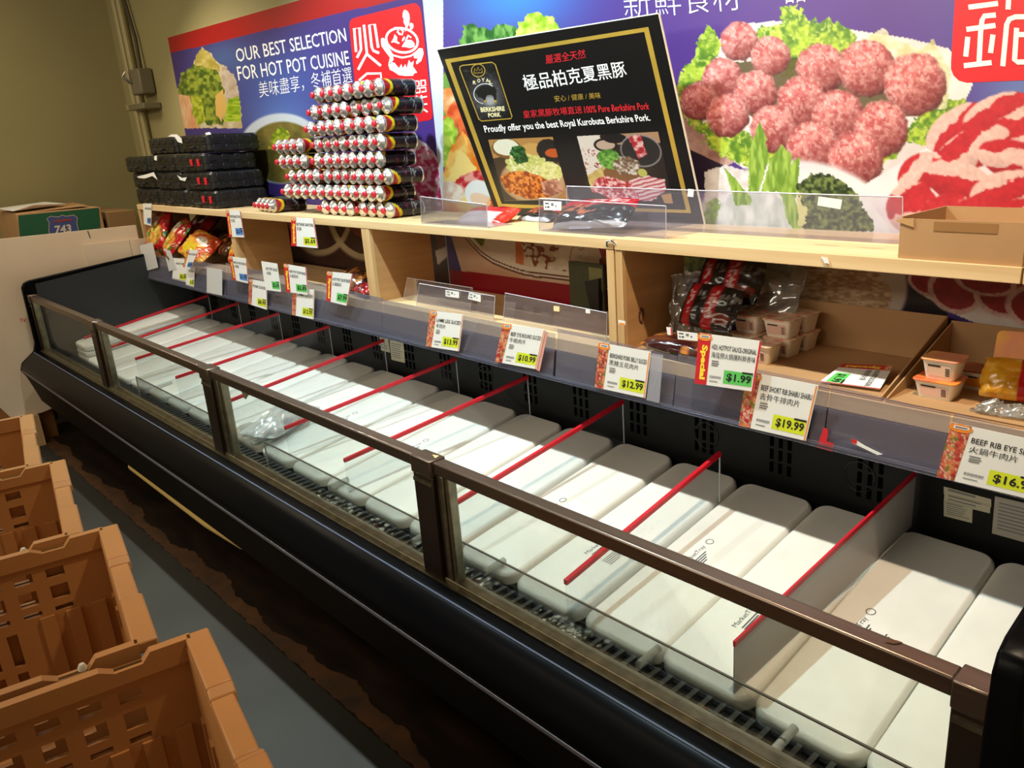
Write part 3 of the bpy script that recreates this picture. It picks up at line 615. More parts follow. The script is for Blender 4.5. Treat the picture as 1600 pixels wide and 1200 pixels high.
def paint_left(x, y):
    a = Art(x, y, (70, 50, 128)); n1 = np.ones(len(x))
    g = np.exp(-(((x-430)/90)**2+((y-130)/70)**2)); a.put(g*.8, (74, 110, 196)); a.put(np.exp(-(((x-350)/40)**2+((y-90)/30)**2))*.7, (80, 120, 180)); a.put(ss(600, 668, x)*n1*.4, (80, 50, 150))
    g = np.exp(-(((x-440)/60)**2+((y-185)/30)**2)); a.put(g*.6, (100, 150, 226))
    # cone of vegetables
    m = a.polym([(276, 150), (277, 140), (300, 110), (305, 90), (315, 74), (328, 82), (340, 98), (352, 104), (366, 120), (374, 150), (379, 200), (283, 200)], 3, 6); a.put(m, a.tex((206, 186, 140), (240, 226, 200), 10))
    m = a.polym([(302, 108), (306, 88), (315, 74), (328, 84), (342, 102), (344, 130), (310, 112)], 4, 5); a.put(m, a.tex((186, 170, 70), (230, 214, 130), 6))
    m = a.polym([(277, 150), (282, 118), (300, 100), (318, 104), (340, 112), (350, 140), (348, 195), (322, 195), (300, 160)], 5, 5); a.put(m, a.tex((72, 100, 30), (166, 180, 60), 5, 8, 3))
    m = a.polym([(276, 146), (296, 150), (310, 200), (284, 200)], 2); a.put(m, a.tex((224, 150, 100), (246, 204, 160), 8, 4, 2, 2, .5))
    m = a.polym([(298, 150), (316, 150), (320, 192), (310, 198), (302, 180)], 3, 4); a.put(m, a.tex((140, 160, 30), (206, 214, 70), 4, 8, 3))
    m = a.polym([(336, 150), (348, 140), (354, 170), (346, 190), (338, 180)], 2); a.put(m, (240, 196, 110))
    m = a.polym([(356, 152), (374, 150), (377, 190), (350, 190)], 2); a.put(m, a.tex((126, 168, 20), (196, 224, 60), 5, 8, 3, .5, 2))
    m = a.polym([(345, 110), (352, 104), (366, 120), (374, 150), (356, 154), (348, 130)], 4, 5); a.put(m, a.tex((196, 172, 150), (226, 210, 196), 6))
    # bowl
    m, u, v = a.ellm(440, 232, 66, 55); a.put(m, (214, 224, 240)); m, u, v = a.ellm(442, 238, 56, 48); a.put(m, a.tex((92, 84, 36), (140, 124, 60), 14))
    m = a.polym([(420, 232), (428, 204), (440, 196), (452, 210), (450, 234)], 4, 5); a.put(m, a.tex((100, 130, 20), (210, 210, 70), 5))
    # marbled meat at the right edge on a white plate
    m = a.polym([(648, 214), (668, 226), (686, 250), (700, 330), (600, 340), (600, 250)]); a.put(m*(x > 640), (236, 226, 238))
    m = a.polym([(648, 240), (660, 226), (676, 240), (688, 262), (700, 330), (640, 336), (640, 260)], 4, 6); a.put(m, a.tex((206, 40, 96), (250, 206, 224), 5.5, 8, 4))
    lo = (y > 338); a.put(lo*n1, (60, 34, 34)); m, u, v = a.ellm(500, 330, 52, 70); a.put(lo*m*(np.sqrt(u*u+v*v) > .86), (190, 170, 130)); m, u, v = a.ellm(575, 322, 66, 86); a.put(lo*m*(np.sqrt(u*u+v*v) > .88), (200, 180, 140)); a.put(lo*m*(np.sqrt(u*u+v*v) < .6), a.tex((120, 40, 36), (170, 120, 90), 8))
    m = a.polym([(676, 340), (700, 340), (700, 384), (684, 392)], 3); a.put(m*lo, a.tex((90, 120, 30), (160, 50, 50), 6)); m = a.polym([(680, 392), (700, 384), (700, 400), (684, 414)]); a.put(m*lo, (226, 206, 190))
    a.put((y > 440)*n1, (40, 24, 26))
    # red band on top
    yb = np.where(x < 500, 83.5-(x-265)*.238, 27.5-(x-500)*.229); a.put((y < yb), (186, 22, 30))
    xe = 660+(y*.095); a.put((x > xe+.5), (222, 226, 236))
    return a.lin()
p1 = thing('wall_poster', 'purple wall poster at left with a red top band, reading OUR BEST SELECTION', 'poster', WP.at(470, 200))
tl = WP.at(262, 59); tr = WP.at(669.5, -57.5); b0, b1 = WP.at(283, 195), WP.at(692, 345)
xl_, xr2 = tl.x, WP.at(690, 300).x-.004
C1 = [(tl.x, YPOST, tl.z), (xr2, YPOST, tr.z), (xr2, YPOST, 1.0), (tl.x-.01, YPOST, 1.0)]
painted_grid('printed_face', C1, 620, 300, paint_left, PP, p1)
MB().slab([(c[0], c[1]+.0006, c[2]) for c in C1], (0, .009, 0)).build('backing', WHITE, p1)
p2 = thing('wall_poster', 'large printed food poster on the wall with meatballs, greens and sliced beef', 'poster', WP.at(1200, 200))
zt = WP.at(900, -60).z; C2 = [(xr2+.004, YPOST, 2.42), (-.30, YPOST, 2.42), (-.30, YPOST, .99), (xr2+.004, YPOST, .99)]
painted_grid('printed_face', C2, 900, 420, paint_right, PP, p2)
MB().slab([(c[0], c[1]+.0006, c[2]) for c in C2], (0, .009, 0)).build('backing', WHITE, p2)
# lettering of the left poster
LET = [('OUR BEST SELECTION', (370.5, 97.5), (542, 64.5), (367, 76.5), INKW, .004), ('FOR HOT POT CUISINE', (373, 126), (547, 101), (369.5, 104), INKW, .004), ('美味盡享，冬補首選', (406, 153.5), (551, 129), (403, 128), INKW, -.01)]
for s, a, b, c, m, bo in LET: lettering(s, a, b, c, WP, m, p1, bold=bo, off=.0008, words=True)
LOGO = mat('logo_red', S(206, 20, 32), .4)
z8 = lambda L: [(500+x/6, y/6) for x, y in L]
patch(z8([(300, 178), (330, 165), (870, 30), (905, 34), (935, 65), (950, 110), (1056, 1070), (1050, 1110), (1020, 1130), (980, 1134), (560, 1200), (365, 1200), (275, 240), (280, 200)]), WP, LOGO, p1, 'logo_panel', off=.0006)
stroke([z8(q) for q in ([(338, 480), (320, 268), (370, 260), (385, 465), (350, 535)], [(412, 240), (440, 500), (360, 648)], [(443, 510), (565, 612)], [(545, 440), (512, 226), (462, 234), (485, 440), (500, 475), (548, 495)])], 4.0, WP, INKW, p1, 'seal_character', off=.0012)
stroke([z8(q) for q in ([(370, 750), (440, 690), (570, 688), (575, 780)], [(390, 770), (500, 760)])], 3.6, WP, INKW, p1, 'seal_character', off=.0012)
stroke([z8(q) for q in ([(880, 775), (860, 780), (862, 850), (885, 850)], [(885, 762), (925, 760), (930, 805), (892, 812), (890, 762)], [(945, 756), (985, 752), (990, 800), (950, 806), (946, 756)], [(890, 830), (935, 826), (938, 866), (896, 872)], [(950, 824), (990, 820), (994, 856), (956, 862)], [(870, 930), (1000, 905)], [(905, 900), (912, 1010)], [(950, 895), (962, 1005)], [(860, 990), (1002, 975)], [(905, 1020), (885, 1055)], [(960, 1015), (1005, 1048)])], 2.4, WP, INKW, p1, 'seal_character', off=.0012)
patch(z8([(775, 130), (782, 100), (797, 92), (820, 104), (836, 130), (842, 170), (838, 215), (822, 255), (795, 302), (802, 245), (782, 205), (786, 180), (774, 160)]), WP, INKW, p1, 'bowl_emblem', off=.0012)
patch(z8([(836, 230), (850, 212), (872, 222), (878, 248), (868, 272), (832, 286), (846, 262)]), WP, INKW, p1, 'bowl_emblem', off=.0012)
stroke([z8(ring(768, 378, 150, 112, 14))], 3.6, WP, INKW, p1, 'bowl_emblem', off=.0012, closed=True)
stroke([z8(q) for q in ([(618, 470), (690, 520), (770, 540), (850, 525), (915, 480)], [(740, 318), (770, 325), (778, 290), (745, 262), (700, 262)], [(745, 315), (725, 300), (735, 285)], [(690, 385), (740, 405)], [(805, 380), (828, 330), (850, 350)], [(775, 380), (790, 350)])], 2.8, WP, INKW, p1, 'bowl_emblem', off=.0013)
for q in ([(570, 365), (590, 352), (612, 372), (640, 440), (680, 500), (690, 560), (660, 600), (640, 605), (655, 540), (610, 480), (575, 430)], [(880, 500), (930, 450), (962, 455), (972, 500), (950, 570), (905, 605), (900, 580), (920, 550), (880, 545)], [(665, 580), (700, 590), (740, 640), (762, 600), (775, 640), (800, 600), (812, 640), (835, 560), (850, 590), (880, 570), (870, 620), (912, 680), (880, 690), (875, 710), (800, 712), (740, 705), (690, 670), (655, 655), (640, 610)], [(665, 400), (690, 355), (700, 320), (725, 350), (720, 380), (745, 410), (705, 395)], [(765, 440), (790, 395), (830, 372), (862, 378), (888, 410), (884, 440), (840, 452), (800, 440)]):
    patch(z8(q), WP, INKW, p1, 'bowl_emblem', off=.0013)
# lettering and red panel of the right poster
lettering('新鮮食材', (977, 30), (1158, 15), (973, -16), WP, INKW, p2, bold=-.012, off=.0012)
lettering('品', (1228, 6), (1258, 3), (1227, -34), WP, INKW, p2, bold=-.012, off=.0012)
z7 = lambda L: [(1420+x/5, y/5) for x, y in L]
patch(z7([(372, -200), (330, 480), (330, 540), (350, 590), (390, 628), (450, 645), (1060, 620), (1060, -200)]), WP, LOGO, p2, 'logo_panel', off=.0008)
SEALW = mat('seal_cream_ink', S(250, 244, 226), .5)
stroke([z7(q) for q in ([(478, 55), (685, 28)], [(462, 228), (665, 200)], [(668, 118), (590, 125), (572, 160), (562, 240), (548, 500)], [(460, 300), (446, 430)], [(656, 282), (640, 402)], [(442, 512), (635, 490)], [(782, -40), (776, 62)], [(735, 505), (765, 190), (785, 150), (830, 132), (1060, 128)], [(842, 230), (826, 470), (850, 485), (1060, 480)], [(842, 270), (1060, 270)], [(1000, -30), (1000, 128)])], 8.0, WP, SEALW, p2, 'seal_character', off=.0014)

# ================================================================ black promotional board leaning out over the shelf
BB = [Vector((-2.757, 2.15, 1.407)), Vector((-1.600, 2.15, 1.407))]
t0, t1 = XP(-2.757).at(683, 78), XP(-1.600).at(1028, 22)
ytop = (t0.y+t1.y)/2; ztop = (t0.z+t1.z)/2
nB = (Vector((1, 0, 0))).cross(Vector((0, ytop-2.15, ztop-1.407))).normalized()
if nB.y > 0: nB = -nB
BPL = Plane((0, 2.15, 1.407), nB)
bd = thing('promotion_board', 'black gold-bordered pork promotion board tilted forward on top of the shelf', 'sign board', (-2.2, 2.15, 1.407))
cor = [BPL.at(683, 78), BPL.at(1028, 22), BPL.at(1099, 347), BPL.at(774, 329)]
cor[2] = Vector((cor[2].x, 2.15, 1.407)); cor[3] = Vector((cor[3].x, 2.15, 1.407))
MB().slab(cor, -nB*.008).build('panel', mat('black_board_face', S(16, 16, 18), .3), bd)
MB().slab([c-nB*.0082 for c in cor], -nB*.003).build('white_core', WHITE, bd)
for a, b in ((cor[0], cor[1]), (cor[1], cor[2])): MB().tube([a-nB*.004, b-nB*.004], .0035, 6).build('pale_edge', mat('foam_core_edge', S(214, 210, 196), .6), bd)
MB().slab([Vector((-2.2, 2.16, 1.407)), Vector((-2.1, 2.16, 1.407)), Vector((-2.1, (ytop+2.18)/2, ztop-.15)), Vector((-2.2, (ytop+2.18)/2, ztop-.15))], (0, .006, 0)).build('strut', CARD, bd)
o4 = [(695, 93), (1013, 42), (1080, 333), (779, 324)]; i4 = [(704, 97.8), (1006.5, 49.8), (1072, 328), (784, 318.5)]
for k in range(4): patch([o4[k], o4[(k+1) % 4], i4[(k+1) % 4], i4[k]], BPL, GOLD, bd, 'gold_border', off=.0008)
zb = lambda L: [(680+x/6.667, 70+y/6.667) for x, y in L]
def paint_badge(x, y):
    a = Art(x, y, (24, 24, 26)); m, u, v = a.ellm(762, 150, 22, 24, 0, 0, 6, .9); a.put(m*.8, (120, 116, 120)); m, u, v = a.ellm(766, 158, 9, 7, 0, 0, 6, .6); a.put(m*.8, (190, 190, 196)); a.put((fbm(x, y, 3, 4) > .68)*.25, (170, 170, 160)); return a.lin()
bc = zb([(262, 222), (606, 188), (798, 772), (465, 788)])
painted_grid('badge_ground', [BPL.at(*p, .0006) for p in bc], 50, 80, paint_badge, PP, bd)
stroke([zb([(280, 215), (590, 182), (625, 205), (800, 745), (790, 768), (485, 795), (455, 775), (255, 255), (258, 228)])], 1.7, BPL, GOLD, bd, 'badge_border', off=.0012, closed=True)
stroke([zb(ring(448, 268, 70, 66))], 1.3, BPL, GOLD, bd, 'crown_ring', off=.0012, closed=True)
stroke([zb(q) for q in ([(405, 285), (412, 245), (430, 275), (446, 232), (462, 272), (485, 240), (490, 282)], [(405, 295), (492, 290)])], .9, BPL, GOLD, bd, 'crown_mark', off=.0012)
stroke([zb(ring(520, 510, 118, 105, 0, 20, 100, 330))], .7, BPL, INKW, bd, 'halo_ring', off=.0012)
patch(zb([(412, 475), (428, 480), (450, 448), (490, 424), (545, 420), (590, 438), (615, 430), (622, 450), (636, 470), (634, 540), (640, 580), (632, 600), (618, 600), (608, 545), (590, 520), (540, 520), (522, 548), (528, 600), (510, 600), (500, 565), (470, 545), (450, 548), (438, 520), (420, 500)]), BPL, mat('pig_black', S(5, 5, 6), .5), bd, 'pig_silhouette', off=.0014)
for q in ([(512, 575), (530, 575), (532, 602), (508, 602)], [(610, 575), (640, 575), (640, 602), (614, 602)]): patch(zb(q), BPL, GOLD, bd, 'gold_hoof', off=.0016)
CRM = mat('cream_ink', S(226, 214, 168), .5)
for ch, x, y in zip('ROYAL', (410, 455, 500, 545, 580), (395, 375, 368, 372, 392)): lettering(ch, zb([(x-16, y+18)])[0], zb([(x+16, y+15)])[0], zb([(x-18, y-20)])[0], BPL, CRM, bd, .02)
lettering('BERKSHIRE', *zb([(478, 702), (728, 688), (468, 652)]), BPL, CRM, bd, .03); lettering('PORK', *zb([(556, 757), (685, 748), (548, 712)]), BPL, CRM, bd, .03)
za = lambda L: [(680+x/3.334, y/3.334) for x, y in L]
for s, q, m, bo, sr in (('嚴選全天然', [(578, 335), (785, 303), (572, 287)], INKR, .0, .0), ('極品柏克夏黑豚', [(470, 475), (1002, 398), (448, 392)], INKW, .006, .0), ('安心 / 健康 / 美味', [(624, 531), (864, 512), (618, 498)], GOLD, .0, 0),
                        ('皇家黑豚牧場直送', [(462, 616), (768, 590), (455, 576)], INKR, .0, 0), ('100% Pure Berkshire Pork', [(779, 590), (1117, 570), (773, 553)], INKR, .01, 0), ('Proudly offer you the best Royal Kurobuta Berkshire Pork.', [(264, 702), (1126, 640), (250, 655)], INKW, .012, .006)):
    lettering(s, *za(q), BPL, m, bd, bo, shear=sr, words=True)
def photo1(u, v):
    a = Art(u*200, v*200, (184, 136, 78)); P = a.polym([(0, 60), (60, 50), (120, 110), (40, 200), (0, 200)]); a.put(P, (70, 52, 40)); a.put(a.ellm(178, 70, 60, 40)[0], (90, 66, 48))
    for cx, cy, rx, ry, c in ((52, 30, 48, 32, (130, 88, 46)), (52, 26, 42, 26, (236, 234, 214)), (130, 38, 36, 22, (206, 160, 90)), (182, 44, 38, 38, (36, 30, 30)), (190, 50, 24, 14, (196, 86, 34))): a.put(a.ellm(cx, cy, rx, ry, 0, .1)[0], c)
    a.put(a.ellm(105, 140, 100, 74)[0], (176, 130, 92)); a.put(a.ellm(105, 140, 94, 68)[0], (196, 160, 120))
    a.put(a.ellm(100, 88, 62, 46, 0, .4, 10)[0], a.tex((196, 196, 96), (244, 242, 190), 7, 4, 3)); a.put(a.ellm(165, 108, 36, 34, 0, .3, 9)[0], a.tex((206, 200, 96), (246, 240, 180), 8))
    a.put(a.ellm(88, 52, 26, 28, 0, .7, 9)[0], a.tex((18, 60, 24), (70, 130, 60), 6, 4, 3)); a.put(a.ellm(86, 150, 80, 44, 12, .25, 12)[0], a.tex((150, 58, 14), (246, 150, 62), 7, 8, 3)); a.put(a.polym([(130, 140), (180, 130), (195, 170), (150, 190), (128, 180)], 4), a.tex((150, 90, 70), (226, 170, 140), 9)); return a.lin()
def photo2(u, v):
    a = Art(u*200, v*200, (44, 34, 30)); a.put(a.polym([(0, 0), (60, 0), (50, 60), (80, 110), (0, 150)], 3), (226, 214, 206)); a.put(a.polym([(90, 0), (200, 0), (200, 30), (90, 30)]), (180, 140, 110))
    a.put((fbm(a.x, a.y, 5, 8) > .66)*(a.x < 45)*(a.y > 35)*(a.y < 110)*1., (150, 24, 50)); a.put(a.polym([(0, 120), (60, 85), (75, 105), (0, 165)], 3), a.tex((190, 160, 90), (224, 200, 130), 9))
    for cx, cy, rx, ry, c in ((68, 30, 30, 20, (34, 28, 28)), (68, 30, 24, 14, (196, 168, 150)), (95, 12, 28, 14, (30, 26, 28)), (150, 50, 48, 46, (150, 146, 150)), (150, 50, 45, 42, (44, 40, 42)), (95, 115, 50, 30, (130, 84, 50))): a.put(a.ellm(cx, cy, rx, ry)[0], c)
    a.put(a.polym([(128, 10), (158, 4), (164, 60), (142, 72)], 2), a.tex((176, 40, 52), (240, 190, 186), 9, 4, 4)); a.put(a.ellm(70, 72, 30, 30, 0, .3)[0], a.tex((60, 120, 40), (140, 190, 80), 8)); a.put(a.ellm(108, 92, 34, 28, 0, .5, 8)[0], a.tex((110, 80, 60), (226, 216, 206), 7, 4, 3)); a.put(a.ellm(143, 112, 11, 12)[0], (196, 190, 96))
    a.put(a.polym([(0, 170), (20, 130), (50, 122), (110, 140), (125, 190), (60, 196)], 5), a.tex((176, 24, 44), (246, 196, 196), 7, 6, 4)); st = .5+.5*np.sin(a.y*.55+a.x*.18+3*fbm(a.x, a.y, 22, 3)); t = np.where((st > .42)[:, None], (240, 206, 208), (196, 84, 100)); a.put(a.polym([(105, 135), (150, 120), (192, 130), (190, 160), (150, 195), (125, 195)], 4), t); a.put(a.polym([(175, 175), (200, 170), (200, 200), (180, 200)]), (200, 150, 90)); return a.lin()
for nm, q, fn in (('pork_cutlet_photo', [(276, 728), (612, 713), (698, 1040), (360, 1046)], photo1), ('hot_pot_photo', [(738, 709), (1162, 686), (1241, 1062), (826, 1046)], photo2)):
    painted_grid(nm, [BPL.at(*p, .0008) for p in za(q)], 190, 150, fn, PP, bd, px_space=False)

# ================================================================ price tags
TAGP = YP(1.690); TAGN = [0]
CHILI = painted('printed_strip', .45)
def price_tag(c, label, name, cjk, price, block, special=False, pl=TAGP, food=True, group='price tags on the shelf', fine=True, th=.0012, nm='price_tag', cat='price tag'):
    (x0, y0), (x1, y1), (x2, y2), (x3, y3) = c[:4]
    uv = lambda u, v: ((x0*(1-u)+x1*u)*(1-v)+(x3*(1-u)+x2*u)*v, (y0*(1-u)+y1*u)*(1-v)+(y3*(1-u)+y2*u)*v)
    P = [pl.at(*q) for q in c]; t = thing(nm, label, cat, sum(P, Vector())/4, group)
    MB().slab(P, -pl.n*th).build('card', WHITE, t)
    R = lambda a, b, c_, d, m, n, off=.0005: patch([(a, b), (c_, b), (c_, d), (a, d)], pl, m, t, n, off, uv)
    if special:
        R(0, 0, .20, 1, INKR, 'red_stripe'); lettering('Special', (.045, .22), (.045, .90), (.165, .22), pl, INKY, t, .05, .0009, uvmap=uv, name='special_lettering')
        R(.97, 0, 1, 1, INKR, 'red_edge')
    elif food:
        sd = int(x0)
        def fn(u, v):
            a = Art(u*40, v*160, (224, 84, 60)); a.c = a.tex((196, 36, 50), (246, 150, 92), 12, sd, 3); a.put((fbm(a.x, a.y, 9, sd+4) > .68)*1., (96, 150, 50)); a.put((np.abs(fbm(a.x, a.y, 14, sd+9)-.5) < .03)*1., (250, 206, 180)); return a.lin()
        painted_grid('chili_picture', [pl.at(*uv(*q), .0005) for q in ((0, 0), (.20, 0), (.17, 1), (0, 1))], 12, 40, fn, CHILI, t, px_space=False)
        R(.965, .02, .985, 1, ORANGE, 'orange_edge')
    if special or food:
        patch([(.10+.12*math.cos(a*.4488), .07+.075*math.sin(a*.4488)) for a in range(14)], pl, ORANGE, t, 'round_logo', .0011, uv)
        patch([(.03, .03), (.18, .03), (.18, .085), (.03, .085)], pl, WHITE, t, 'logo_label', .0015, uv); patch([(.045, .045), (.165, .045), (.165, .07), (.045, .07)], pl, INKG, t, 'logo_print', .0018, uv)
    lettering(name, (.23, .285), (.95, .285), (.23, .185), pl, INK, t, .012, .0009, uvmap=uv)
    if cjk: lettering(cjk, (.23, .45), (.23+min(.72, .095*len(cjk)), .45), (.23, .33), pl, INK, t, 0, .0009, uvmap=uv)
    R(.47, .66, .95, .92, block, 'price_block'); lettering(price, (.52, .88), (.93, .88), (.52, .71), pl, INK, t, .025, .0011, uvmap=uv, name='price_lettering')
    R(.77, .65, .95, .685, INK, 'unit_mark', .0011)
    if fine:
        mb = MB()
        for k, (v, b) in enumerate(((.50, .36), (.545, .37), (.585, .355))): mb.add([pl.at(*uv(*q), .0008) for q in ((.25, v), (b, v), (b, v+.022), (.25, v+.022))], [(0, 1, 2, 3)])
        for k in range(16): mb.add([pl.at(*uv(*q), .0008) for q in ((.24+k*.012, .80), (.246+k*.012+.003*(k % 3 == 0), .80), (.246+k*.012, .85), (.24+k*.012, .85))], [(0, 1, 2, 3)])
        mb.add([pl.at(*uv(*q), .0008) for q in ((.24, .90), (.38, .90), (.38, .915), (.24, .915))], [(0, 1, 2, 3)])
        mb.build('fine_print', INKG, t)['kind'] = 'stuff'
    return t
price_tag([(672, 485), (724, 492), (717, 549), (665, 541)], 'white lamb leg price tag, $13.99 on a yellow block, in the clear price rail', 'LAMB LEG SLICED', '羊肉片', '$13.99', LIME)
price_tag([(786, 505), (852, 515), (838, 577), (773, 565)], 'white beef eye round price tag, $10.99 on a yellow block, pink spare cards behind', 'BEEF EYE ROUND SLICED', '牛眼肉片', '$10.99', LIME)
price_tag([(936, 535), (1017, 550), (1008, 622), (929, 605)], 'white pork belly price tag, $12.99 on a yellow block, with blank sleeve behind', 'BERKSHIRE PORK BELLY SLICED', '黑豬五花肉片', '$12.99', LIME)
price_tag([(1092, 520), (1190, 533), (1177, 612), (1085, 599)], 'white and red Special price tag for hot pot sauce, $1.99 on a green block', 'HDL HOTPOT SAUCE-ORIGINAL', '海底撈火鍋蘸料鮮香味', '$1.99', GREEN, special=True, pl=YP(1.675))
price_tag([(1167, 580), (1279, 602), (1259, 689), (1154, 665)], 'white beef short rib price tag, $19.99 on a yellow block', 'BEEF SHORT RIB SHABU SHABU', '去骨牛排肉片', '$19.99', LIME)
price_tag([(1487, 660), (1645, 694), (1625, 784), (1463, 745)], 'large white beef rib eye price tag at right edge, $16.99 on yellow', 'BEEF RIB EYE SLICED', '火鍋牛肉片', '$16.99', LIME, pl=YP(1.688))
Gs = 'small price tags at the left bays'; T2 = YP(1.684)
price_tag([(389, 436), (417, 441), (417, 484), (388, 475)], 'small tag with $8.99 on yellow, tucked low in the rail at left', 'PORK SLICED', '', '$8.99', LIME, food=True, group=Gs, fine=False)
price_tag([(457, 448), (491, 453), (490, 499), (456, 492)], 'small tag with $12.99 on yellow, low in the rail under a Special tag', 'LAMB SLICED', '', '$12.99', LIME, group=Gs, fine=False)
price_tag([(357, 400), (385, 404), (388, 443), (364, 437)], 'small Special tag with $1.99 on a blue block, hanging on the rail top', 'RICE NOODLE', '火鍋粉', '$1.99', BLUE, True, T2, group=Gs, fine=False)
price_tag([(408, 408), (433, 412), (439, 456), (415, 453)], 'small white tag with $2.69 on green, left of a Special tag', 'HOT POT SAUCE', '火鍋料', '$2.69', GREEN, False, T2, False, Gs, False)
price_tag([(443, 412), (478, 418), (482, 461), (447, 456)], 'small Special tag with $2.89 on green, hanging on the rail', 'HOT POT SOUP BASE', '火鍋底料', '$2.89', GREEN, True, T2, group=Gs, fine=False)
price_tag([(511, 424), (551, 428), (542, 478), (510, 470)], 'small Special tag with $7.99 on green, hanging below a divider panel', 'HOT POT SOUP BASE', '火鍋底料', '$7.99', GREEN, True, T2, group=Gs, fine=False)
price_tag([(292, 390), (311, 391), (297, 421), (286, 417)], 'narrow tilted tag with blue price block among red snack bags', 'NOODLE', '', '$1.99', BLUE, True, T2, group=Gs, fine=False)
TT = YP(1.755)
price_tag([(353, 328), (375, 329), (382, 371), (358, 370)], 'tag with $23.99 on blue taped to the top board at left', 'PORTABLE STOVE', '卡式爐', '$23.99', BLUE, True, TT, group=Gs, fine=False)
price_tag([(455, 339), (490, 341), (497, 388), (455, 384)], 'Special tag with $5.69 on yellow for butane fuel, taped to the top board', 'BUTANE GAS FUEL', '瓦斯', '$5.69', LIME, True, TT, group=Gs, fine=False)
price_tag([(223, 318), (237, 318), (236, 353), (225, 350)], 'narrow white tag with blue block on the left end of the shelf', 'NOODLE', '', '$3.99', BLUE, False, TT, False, Gs, False)
price_tag([(271, 403), (291, 405), (293, 442), (269, 436)], 'dull white tag with yellow block behind the rail at far left', 'HOT POT', '', '$2.99', LIME, False, YP(1.705), False, Gs, False)
price_tag([(292, 415), (304, 417), (303, 449), (290, 445)], 'narrow dull tag with yellow block low behind the rail at far left', 'SOUP', '', '$1.29', LIME, False, YP(1.702), False, Gs, False)
def card(c, pl, label, m=WHITE, nm='paper_label', cat='label', marks=(), th=.001):
    P = [pl.at(*q) for q in c]; t = thing(nm, label, cat, sum(P, Vector())/4)
    MB().slab(P, -pl.n*th).build('card', m, t)
    (x0, y0), (x1, y1), (x2, y2), (x3, y3) = c[:4]
    uv = lambda u, v: ((x0*(1-u)+x1*u)*(1-v)+(x3*(1-u)+x2*u)*v, (y0*(1-u)+y1*u)*(1-v)+(y3*(1-u)+y2*u)*v)
    for a, b, c_, d, mm in marks: patch([(a, b), (c_, b), (c_, d), (a, d)], pl, mm, t, 'printed_mark', .0005, uv)
    return t
GC = mat('frosted_card', S(206, 206, 206), .4); LM = [(.08, .2, .3, .32, INK), (.08, .6, .15, .75, INK), (.2, .58, .32, .74, INK), (.42, .2, .56, .5, INKG), (.66, .45, .72, .6, INK)]
card([(323, 418), (347, 421), (347, 462), (323, 457)], YP(1.693), 'blank frosted white card in the rail at left', GC)
card([(1018, 552), (1036, 555), (1030, 630), (1010, 625)], YP(1.692), 'blank clear sleeve beside the $12.99 pork belly tag', clear('sleeve', (.9, .9, .95), .3, .1, .25, (.8, .8, .88)), 'tag_sleeve', 'sleeve')
card([(852, 517), (856, 519), (843, 580), (838, 578)], YP(1.6925), 'pink edge of spare cards beside the $10.99 tag', mat('pink_card', S(226, 160, 150), .5), 'spare_card', 'card')
card([(1058, 517), (1090, 521), (1090, 533), (1059, 530)], YP(1.690), 'small white sticker with black marks, left of the sauce tag', marks=LM)
card([(1041, 511), (1050, 512), (1050, 524), (1043, 523)], YP(1.70), 'tiny white and red sticker on the clear rail', marks=[(.75, 0, 1, 1, INKR)])
card([(966, 500), (977, 502), (977, 508), (967, 507)], YP(1.70), 'tiny white scrap of label over orange at the shelf uprights', marks=[(.1, .55, .9, 1, ORANGE)])
card([(733, 457), (751, 461), (751, 472), (731, 467)], YP(1.80), 'white marked sticker on front sign holder in the empty bay', marks=LM)
card([(696, 453), (717, 456), (717, 466), (696, 463)], YP(1.80), 'white marked sticker, left one on the empty bay sign holder', marks=LM)
card([(849, 314), (877, 315), (877, 329), (850, 328)], YP(1.802), 'white marked sticker on the sign holder below the pork board', marks=LM)
card([(1075, 295), (1084, 296), (1083, 308), (1074, 307)], YP(1.80), 'small white scrap on the clear panel over the board edge')
card([(1279, 307), (1316, 312), (1313, 327), (1277, 321)], YP(1.83), 'blank white sticker on the clear panel in front of the herb picture')
card([(1283, 401), (1293, 403), (1296, 412), (1288, 411)], YP(1.752), 'tiny white scrap of tape on the right top board edge')
card([(865, 478), (874, 479), (874, 487), (865, 486)], YP(1.81), 'small cream sticker on the right sign holder in the empty bay', mat('cream_sticker', S(240, 220, 170), .5))
card([(915, 483), (922, 485), (922, 490), (915, 489)], YP(1.81), 'tiny white sticker right of the cream one in the empty bay')
card([(1287, 668), (1294, 672), (1292, 690), (1302, 693), (1301, 706), (1276, 699)], YP(1.696), 'torn scrap of red and yellow tag low on the price rail', INKR, 'torn_tag_scrap', 'paper scrap')
card([(1330, 686), (1339, 689), (1352, 697), (1379, 710), (1371, 711), (1340, 696), (1331, 692)], YP(1.696), 'thin white torn paper sliver on the price rail', WHITE, 'paper_sliver', 'paper scrap')
card([(1330, 686), (1339, 688), (1338, 694), (1331, 692)], YP(1.6945), 'small red tip on the white paper sliver', INKR, 'paper_sliver', 'paper scrap')
